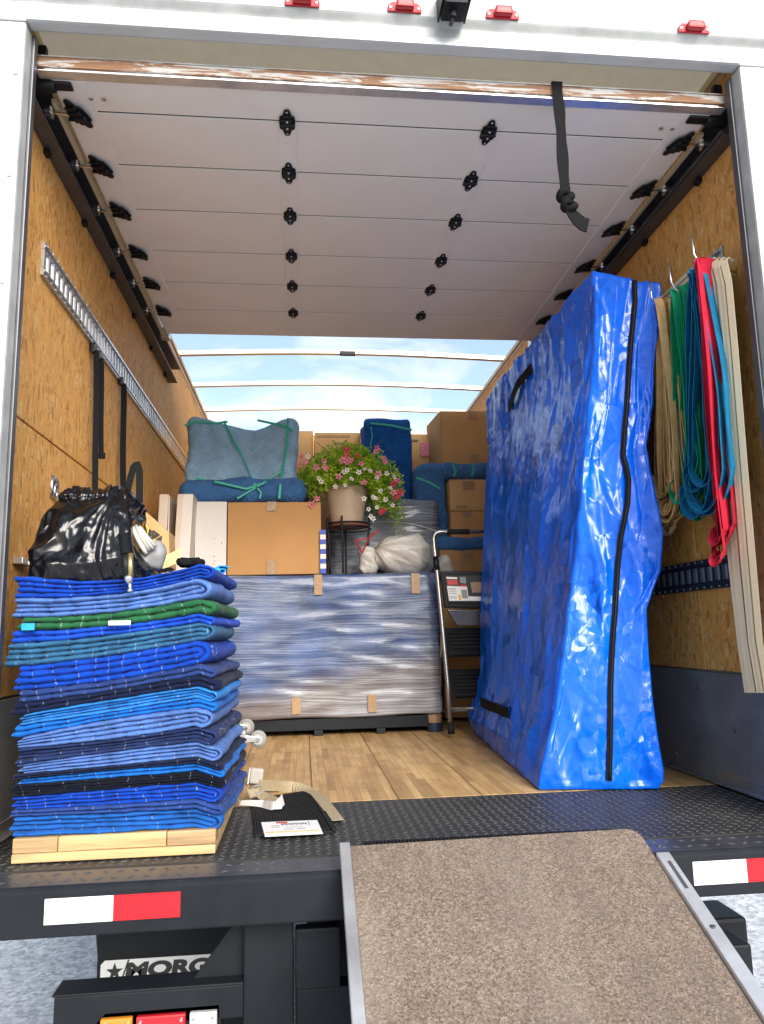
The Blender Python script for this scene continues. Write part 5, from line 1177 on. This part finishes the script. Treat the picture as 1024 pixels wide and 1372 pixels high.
# rear legs
for dx in (.02, xo - .02): mb = MB(); mb.tube([lp(592, 830) + Vector((dx, .05, 0)), Vector((lp(604, 975).x + dx, 2.55, .012))], .011, 10); mb.build('rear_leg', M['satin_steel'], ld, smooth=True)
def tread(pya, pyb, pxl, name='tread'):
    a, b = lp(pxl, pya), lp(pxl + 5, pyb); x1_ = a.x + xo - .045
    mb = MB(); mb.prism([(a.x, a.y + .10, a.z), (x1_, a.y + .10, a.z), (x1_, b.y - .03, b.z), (b.x, b.y - .03, b.z)], (0, .012, -.02)); t_ = mb.build(name, M['black_plastic'], ld, bevel=.005)
    mb = MB()
    for k in range(5):
        f0 = .18 + k * .14; f1 = f0 + .06; p_, q_ = a.lerp(b, f0), a.lerp(b, f1); y_a, y_b = lerp(a.y + .10, b.y - .03, f0), lerp(a.y + .10, b.y - .03, f1)
        mb.prism([(p_.x + .02, y_a - .001, p_.z), (x1_ - .02, y_a - .001, p_.z), (x1_ - .02, y_b - .001, q_.z), (q_.x + .02, y_b - .001, q_.z)], (0, -.004, .002))
    mb.build('tread_ribs', M['rubber'], t_)
    return t_
tread(841, 876, 597); tread(898, 931, 603)
mb = MB(); a = lp(600, 950); mb.tube([a, a + Vector((xo, .0, 0))], .007, 8); mb.build('spreader_bar', M['satin_steel'], ld, smooth=True)
mb = MB(); a = lp(602, 961) + Vector((0, .3, 0)); mb.tube([a, a + Vector((xo, .0, 0))], .007, 8); mb.build('spreader_bar', M['satin_steel'], ld, smooth=True)
# tray platform
A, B, Cc, D = lp(590, 765), lp(660, 766), lp(662, 815), lp(595, 812)
Y_ = 2.075; A, B, Cc, D = [at(a_, b_, Y_) for a_, b_ in ((591, 765), (660, 766), (664, 816), (596, 814))]
mb = MB(); mb.prism([A, B, Cc, D], (0, .03, 0)); ty = mb.build('tool_tray', M['black_plastic'], ld, bevel=.008)
def onp(a_, b_, y): return at(a_, b_, y)
def quad(name, pts, m, y, parent=ty):
    mb = MB(); mb.prism([at(a_, b_, y) for a_, b_ in pts], (0, -.0006, 0)); return mb.build(name, M[m], parent)
quad('tray_rim', ((596, 769), (660, 770), (664, 812), (600, 809)), 'rubber', Y_ - .0005)
quad('label_sheet', ((597, 771), (660, 771), (662, 807), (601, 806)), 'ink', Y_ - .0015)
quad('label_white', ((599, 785), (626, 786), (628.5, 805), (602, 805)), 'paper', Y_ - .0025)
quad('label_white', ((628, 799), (660, 800), (660, 805), (628.5, 805)), 'paper', Y_ - .0025)
quad('label_heading', ((598, 773), (612.5, 773.5), (613, 776), (598.5, 775.5)), 'paper', Y_ - .0025)
quad('label_picture', ((599, 777), (612.5, 777), (614, 783.5), (600.5, 783.5)), 'ink_red', Y_ - .0025)
quad('label_picture', ((616, 773), (624, 773), (625, 782), (617, 781)), 'ink_grey', Y_ - .0025)
quad('label_picture', ((617, 783.5), (624, 783.5), (625, 786), (617.5, 786)), 'ink_red', Y_ - .0032)
quad('label_picture', ((618, 790), (625.5, 790), (627, 802), (619.5, 801.5)), 'ink_grey', Y_ - .0032)
quad('label_picture', ((614, 797), (617.5, 797), (618.5, 804), (615.5, 804)), 'ink_orange', Y_ - .0034)
quad('label_picture', ((630, 780), (645, 780), (652, 794), (633, 794)), 'tape', Y_ - .0025)
for k, z in enumerate((788, 790, 792.5, 795, 799, 801)): quad('label_text_line', ((601 + k * .25, z), (611 + k * .25, z + .1), (611 + k * .25, z + .9), (601 + k * .25, z + .8)), 'ink_grey', Y_ - .0032)
mb = MB(); mb.prism([at(600, 817, 2.11), at(662, 818, 2.11), at(662, 838, 2.13), at(613, 838, 2.13)], (0, .04, 0)); mb.build('tray_bracket', M['satin_steel'], ld, bevel=.003)

# ------------------------------------------------------------------ bands on the right wall
def hookat(px, py, Xw=2.2):
    return at(px, py, Xw, 'x')
def bundle(name, label, top_px, bot_px, spread, n, m, wid, seed, Xw=2.19, hook=True, short=.0, cat='strap', group='bundles of bands on the right wall'):
    """loops of flat band hanging from a wall hook"""
    r_ = random.Random(seed); T = at(top_px[0], top_px[1], Xw, 'x'); t = thing(name, T, label, cat, group)
    if hook:
        mb = MB(); y = T.y; mb.tube([(XR - .015, y, T.z - .03), (Xw - .01, y, T.z - .012), (Xw - .03, y, T.z + .0), (Xw - .045, y, T.z + .03), (Xw - .048, y - .002, T.z + .10)], .004, 8); mb.build('hook', M['chrome'], t, smooth=True)
    Bt = at(bot_px[0], bot_px[1], Xw, 'x')
    for k in range(n):
        L = (T.z - Bt.z) * (1 - short * r_.random()); f0 = (k + .5) / n - .5
        x0 = T.x + r_.uniform(-.035, .02); yt = T.y + f0 * spread * .30; sp = spread * r_.uniform(.25, .8)
        yb = T.y + (Bt.y - T.y) * (L / (T.z - Bt.z)) + f0 * spread * .35; path = []; W = []; N_ = 26
        xo_ = r_.uniform(-.03, .012); ph = r_.uniform(0, 6)
        wa = Vector((1, r_.uniform(-.2, .7), 0)).normalized(); wb = Vector((.6, r_.uniform(.2, .8), 0)).normalized()
        for i in range(N_ + 1):
            f = i / N_; s_ = -1
            y = lerp(yt, yb, f) - sp / 2 * (f ** .6) + .006 * math.sin(f * 9 + ph); x = x0 + xo_ * f + .004 * math.sin(f * 7 + ph); z = T.z + .008 - (L - sp * .5) * f
            path.append(Vector((x, y, z))); W.append(wa.lerp(wb, f))
        yc = yb; zc_ = path[-1].z; 
        for i in range(1, 12):
            a = math.pi + math.pi * i / 12; path.append(Vector((x0 + xo_ - .01 * math.sin(math.pi * i / 12), yb + sp / 2 * math.cos(a), zc_ + sp / 2 * math.sin(a) * 1.25))); W.append(Vector((.45, .25, .55 * math.sin(math.pi * i / 12))) + wb * .5)
        for i in range(N_, -1, -1):
            f = i / N_; y = lerp(yt, yb, f) + sp / 2 * (f ** .6) + .006 * math.sin(f * 8 - ph); x = x0 + .012 + xo_ * f * .6; path.append(Vector((x, y, T.z + .008 - (L - sp * .5) * f))); W.append(wa.lerp(wb, f))
        path.append(path[0] + Vector((.004, 0, .004))); W.append(wa)
        wq = wid * r_.uniform(.85, 1.15)
        mb = MB(); mb.ribbon(path, [tuple(w) for w in W], wq, .0022); mb.build('band_loop', M[m], t, smooth=False)
    return t
bundle('tan_band_bundle', 'bundle of tan rubber bands hanging on the innermost hook beside the mattress bag', (889, 408), (908, 700), .24, 13, 'tan_band', .030, 1, short=.18)
bundle('green_band_bundle', 'bundle of green bands on the second hook, between the tan and the teal ones', (916, 388), (940, 728), .20, 10, 'green_b', .032, 2, Xw=2.19, short=.25)
bundle('teal_band_bundle', 'bundle of teal blue bands hanging beside the red ones', (941, 362), (961, 692), .34, 13, 'teal_b', .038, 3, Xw=2.172, hook=False, short=.15)
bundle('red_band_bundle', 'bundle of red bands hanging longest, in front of the cream webbing', (948, 352), (983, 768), .12, 6, 'red_b', .036, 4, Xw=2.158, short=.12)
bundle('striped_cream_loop', 'single cream striped webbing loop peeking out below the tan bands', (893, 420), (900, 715), .13, 2, 'cream_b', .030, 6, Xw=2.205, hook=False)
# teal strand over red
# cream webbing: tied along the track then hanging down
cw = thing('cream_webbing', at(960, 352, 2.18, 'x'), 'long folded cream webbing with dark seam lines, hanging outermost near the door post', 'strap')
a0, a1 = at(884, 402, 2.235, 'x'), at(938, 352, 2.225, 'x')
for k in range(5):
    off = Vector((0, 0, -.016 * k)); sag = -.012 * k
    pts = [a1.lerp(a0, f / 10) + off + Vector((-.004 * k, 0, sag * math.sin(math.pi * f / 10))) for f in range(11)]
    mb = MB(); mb.ribbon(pts, (0.2, 0, 1), .018, .005); mb.build('webbing_run', M['cream_b'], cw)
n5 = 5
for k in range(n5):
    u = (k + .5) / n5; pxs = [(lerp(941, 972, u), 352), (lerp(947, 978, u), 380), (lerp(957, 986, u), 470), (lerp(968, 998, u), 620), (lerp(980, 1010, u), 760), (lerp(992, 1018, u), 860), (lerp(1002, 1030, u), 928)]
    pts = [at(a_, b_, 2.17 - .0016 * (k % 2), 'x') for a_, b_ in pxs]
    full = [pts[0] + Vector((.03, .0, .0)), pts[0] + Vector((.012, 0, .012))] ; dn = []
    for p_, q_ in zip(pts, pts[1:]): dn += [p_.lerp(q_, f / 5) for f in range(5)]
    dn.append(pts[-1]); wv = (at(975, 500, 2.17, 'x') - at(965, 500, 2.17, 'x')).normalized()
    w5 = []
    for p_ in dn:
        w5.append(.034)
    mb = MB(); mb.ribbon(full + dn, [(.35, -1, 0)] * (len(full) + len(dn)), [.030] * 2 + w5, .004 + .001 * (k % 2)); mb.build('webbing_strip', M['cream_b'], cw)
for k in range(1, n5):
    u = k / n5; pxs = [(lerp(941, 972, u), 356), (lerp(947, 978, u), 380), (lerp(957, 986, u), 470), (lerp(968, 998, u), 620), (lerp(980, 1010, u), 760), (lerp(992, 1018, u), 860), (lerp(1002, 1030, u), 927)]
    mb = MB(); mb.ribbon([at(a_, b_, 2.1655, 'x') for a_, b_ in pxs], (.35, -1, 0), .0035, .0012); mb.build('seam_line', plain('brown_seam', (.20, .13, .06), .8) if k == 1 else bpy.data.materials['brown_seam'], cw)

# ------------------------------------------------------------------ knotted pull strap on the door
ps = thing('pull_strap', at(750, 130, .055), 'black knotted pull strap hanging from the bottom rail of the raised door', 'strap')
pix = [(748, 128), (750, 150), (752, 180), (754, 210), (756, 240), (758, 258)]
pts = [Vector((at(748, 128, .055).x, .10, ZD + .052)), Vector((at(748, 128, .055).x, .055, ZD + .052))] + [at(a_, b_, .050) for a_, b_ in pix]
full = []
for p_, q_ in zip(pts, pts[1:]): full += [p_.lerp(q_, f / 4) for f in range(4)]
mb = MB(); mb.ribbon(full, (1, 0, .0), [.034 + .004 * math.sin(i * .7) for i in range(len(full))], .004); mb.build('webbing', M['zip'], ps)
mb = MB(); mb.ribbon([p_ + Vector((.007, .012, -.004)) for p_ in full[4:]], (1, .2, 0), .03, .004); mb.build('webbing', M['zip'], ps)
def knot(c, r, nm):
    mb = MB(); mb.tube([c + Vector((r * math.cos(a), .4 * r * math.sin(2 * a), r * .7 * math.sin(a))) for a in np.linspace(0, 2 * math.pi * .97, 18)], r * .62, 10); mb.build(nm, M['zip'], ps, smooth=True)
knot(at(758, 262, .045), .019, 'knot'); knot(at(763, 275, .045), .018, 'knot')
pts = [at(a_, b_, .045) for a_, b_ in ((762, 278), (767, 286), (774, 294), (781, 300), (788, 302))]
mb = MB(); mb.ribbon(pts, (.8, 0, 1), [.024, .034, .042, .046, .048], .005); mb.build('strap_tail', M['zip'], ps)

# ------------------------------------------------------------------ ribbed mat, card and seat-belt strap on the deck
mt = thing('ribbed_mat', at(390, 1095, 0.0, 'z'), 'black ribbed rubber pad on the deck beside the blanket dolly', 'mat')
q4 = [at(a_, b_, .002, 'z') for a_, b_ in ((336, 1073), (415, 1061), (447, 1117), (341, 1122))]
mb = MB(); mb.prism([Vector((p_.x, p_.y, .0025)) for p_ in q4], (0, 0, .006)); mb.build('pad', M['rubber'], mt, bevel=.002)
TLm, TRm, BRm, BLm = q4
NR = 26
for k in range(NR):
    f = (k + .5) / NR; a_, b_ = TLm.lerp(TRm, f), BLm.lerp(BRm, f); a_ = a_.lerp(b_, .03); b_ = b_.lerp(a_, .04); mb = MB(); w = .0026
    mb.prism([(a_.x - w, a_.y, .0087), (b_.x - w, b_.y, .0087), (b_.x + w, b_.y, .0087), (a_.x + w, a_.y, .0087)], (0, 0, .0035)); mb.build('rib', M['rubber'], mt)
mb = MB(); a_, b_ = TRm + Vector((-.004, 0, 0)), BRm + Vector((.004, 0, 0)); mb.prism([(a_.x - .008, a_.y, .0087), (b_.x - .008, b_.y, .0087), (b_.x + .008, b_.y, .0087), (a_.x + .008, a_.y, .0087)], (0, 0, .006)); mb.build('edge_bead', M['rubber'], mt, bevel=.002)
cdT = thing('printed_card', at(390, 1110, .013, 'z'), 'white printed card with red and yellow marks lying on the ribbed mat', 'card')
cq = [at(a_, b_, .0135, 'z') for a_, b_ in ((350, 1102), (425, 1099), (433, 1117), (355, 1121))]
def oncard(u, v, z=.0): a_ = cq[0].lerp(cq[1], u); b_ = cq[3].lerp(cq[2], u); p_ = a_.lerp(b_, v); return Vector((p_.x, p_.y, .0142 + z))
mb = MB(); mb.prism([Vector((p_.x, p_.y, .0128)) for p_ in cq], (0, 0, .0012)); mb.build('card_sheet', M['paper'], cdT)
def cquad(name, u0, u1, v0, v1, m, z=.0): mb = MB(); mb.prism([oncard(u0, v0, z), oncard(u1, v0, z), oncard(u1, v1, z), oncard(u0, v1, z)], (0, 0, .0003)); mb.build(name, M[m], cdT)
cquad('red_mark', .26, .46, .04, .15, 'ink_red'); cquad('yellow_line', .04, .96, .74, .79, 'ink_orange'); cquad('grey_mark', .16, .30, .30, .44, 'ink_grey'); cquad('grey_mark', .16, .30, .36, .40, 'paper', .0004)
for k in range(11): cquad('printed_letter', .34 + k * .042, .365 + k * .042, .17, .30 - .03 * (k % 2), 'ink')
cquad('printed_line', .82, .84, .1, .36, 'ink_grey'); cquad('printed_line', .36, .54, .58, .62, 'ink_grey'); cquad('printed_line', .58, .74, .57, .61, 'ink_grey'); cquad('printed_line', .38, .70, .44, .46, 'ink_grey')

sb = thing('buckle_strap', at(380, 1065, 0.0, 'z'), 'tan seat-belt webbing with a grey plastic buckle lying across the mat and floor', 'strap')
pp = [at(a_, b_, z_, 'z') for a_, b_, z_ in ((346, 1052, .034), (370, 1053, .024), (392, 1055, .014), (412, 1058, .014), (424, 1064, .016), (433, 1074, .016), (442, 1085, .014), (452, 1099, .0105))]
full = []
for p_, q_ in zip(pp, pp[1:]): full += [p_.lerp(q_, f / 5) for f in range(5)]
full.append(pp[-1]); nF = len(full); W = []
for i in range(nF):
    f = i / (nF - 1); t_ = (full[min(i + 1, nF - 1)] - full[max(i - 1, 0)]).normalized(); flat = t_.cross(Vector((0, 0, 1))).normalized() * -1; up_ = Vector((0, -.4, 1)).normalized()
    k = min(1, max(0, (f - .18) / .3)); W.append(tuple(up_.lerp(-flat if flat.y < 0 else flat, k)))
mb = MB(); mb.ribbon(full, W, .040, .002); mb.build('webbing', M['beige_web'], sb)
c = at(345, 1045, .03, 'z'); c2_ = at(345, 1052, .0, 'z'); mb = MB(); 
T = Matrix.Translation((c2_.x, c2_.y, .032)) @ Matrix.Rotation(R(8), 4, 'Y'); mb.box(-.028, .022, -.012, .012, -.028, .030, T); mb.build('buckle_body', M['grey_plastic'], sb, bevel=.009, seg=3)
mb = MB(); mb.box(-.034, -.0285, -.016, .014, -.030, .028, T); mb.build('buckle_cap', M['white_lam'], sb, bevel=.002)
b2 = [at(a_, b_, z_, 'z') for a_, b_, z_ in ((333, 1064, .03), (345, 1062, .028), (356, 1069, .018), (372, 1076, .014))]
mb = MB(); mb.ribbon(b2, (.2, 1, .6), .035, .003); mb.build('webbing', M['beige_web'], sb)
b3 = [at(a_, b_, z_, 'z') for a_, b_, z_ in ((322, 1076, .018), (335, 1076, .022), (352, 1077, .024), (365, 1080, .028), (374, 1078, .034), (381, 1069, .04))]
fl3 = []
for p_, q_ in zip(b3, b3[1:]): fl3 += [p_.lerp(q_, f / 4) for f in range(4)]
mb = MB(); mb.ribbon(fl3, (0, .7, .7), [.016 + .018 * i / len(fl3) for i in range(len(fl3))], .0025); mb.build('metal_tongue', M['white_lam'], sb)
mb = MB(); c = b2[1]; mb.tube([c + Vector((.018 * math.cos(a), .010 * math.sin(a), .010 + .012 * math.sin(a))) for a in np.linspace(0, 2 * math.pi, 17)], .003, 6); c = b3[0]; mb.tube([c + Vector((-.01, 0, .012)), c, c + Vector((.02, 0, -.004))], .004, 8); mb.build('adjuster', M['grey_rubber'], sb, smooth=True)
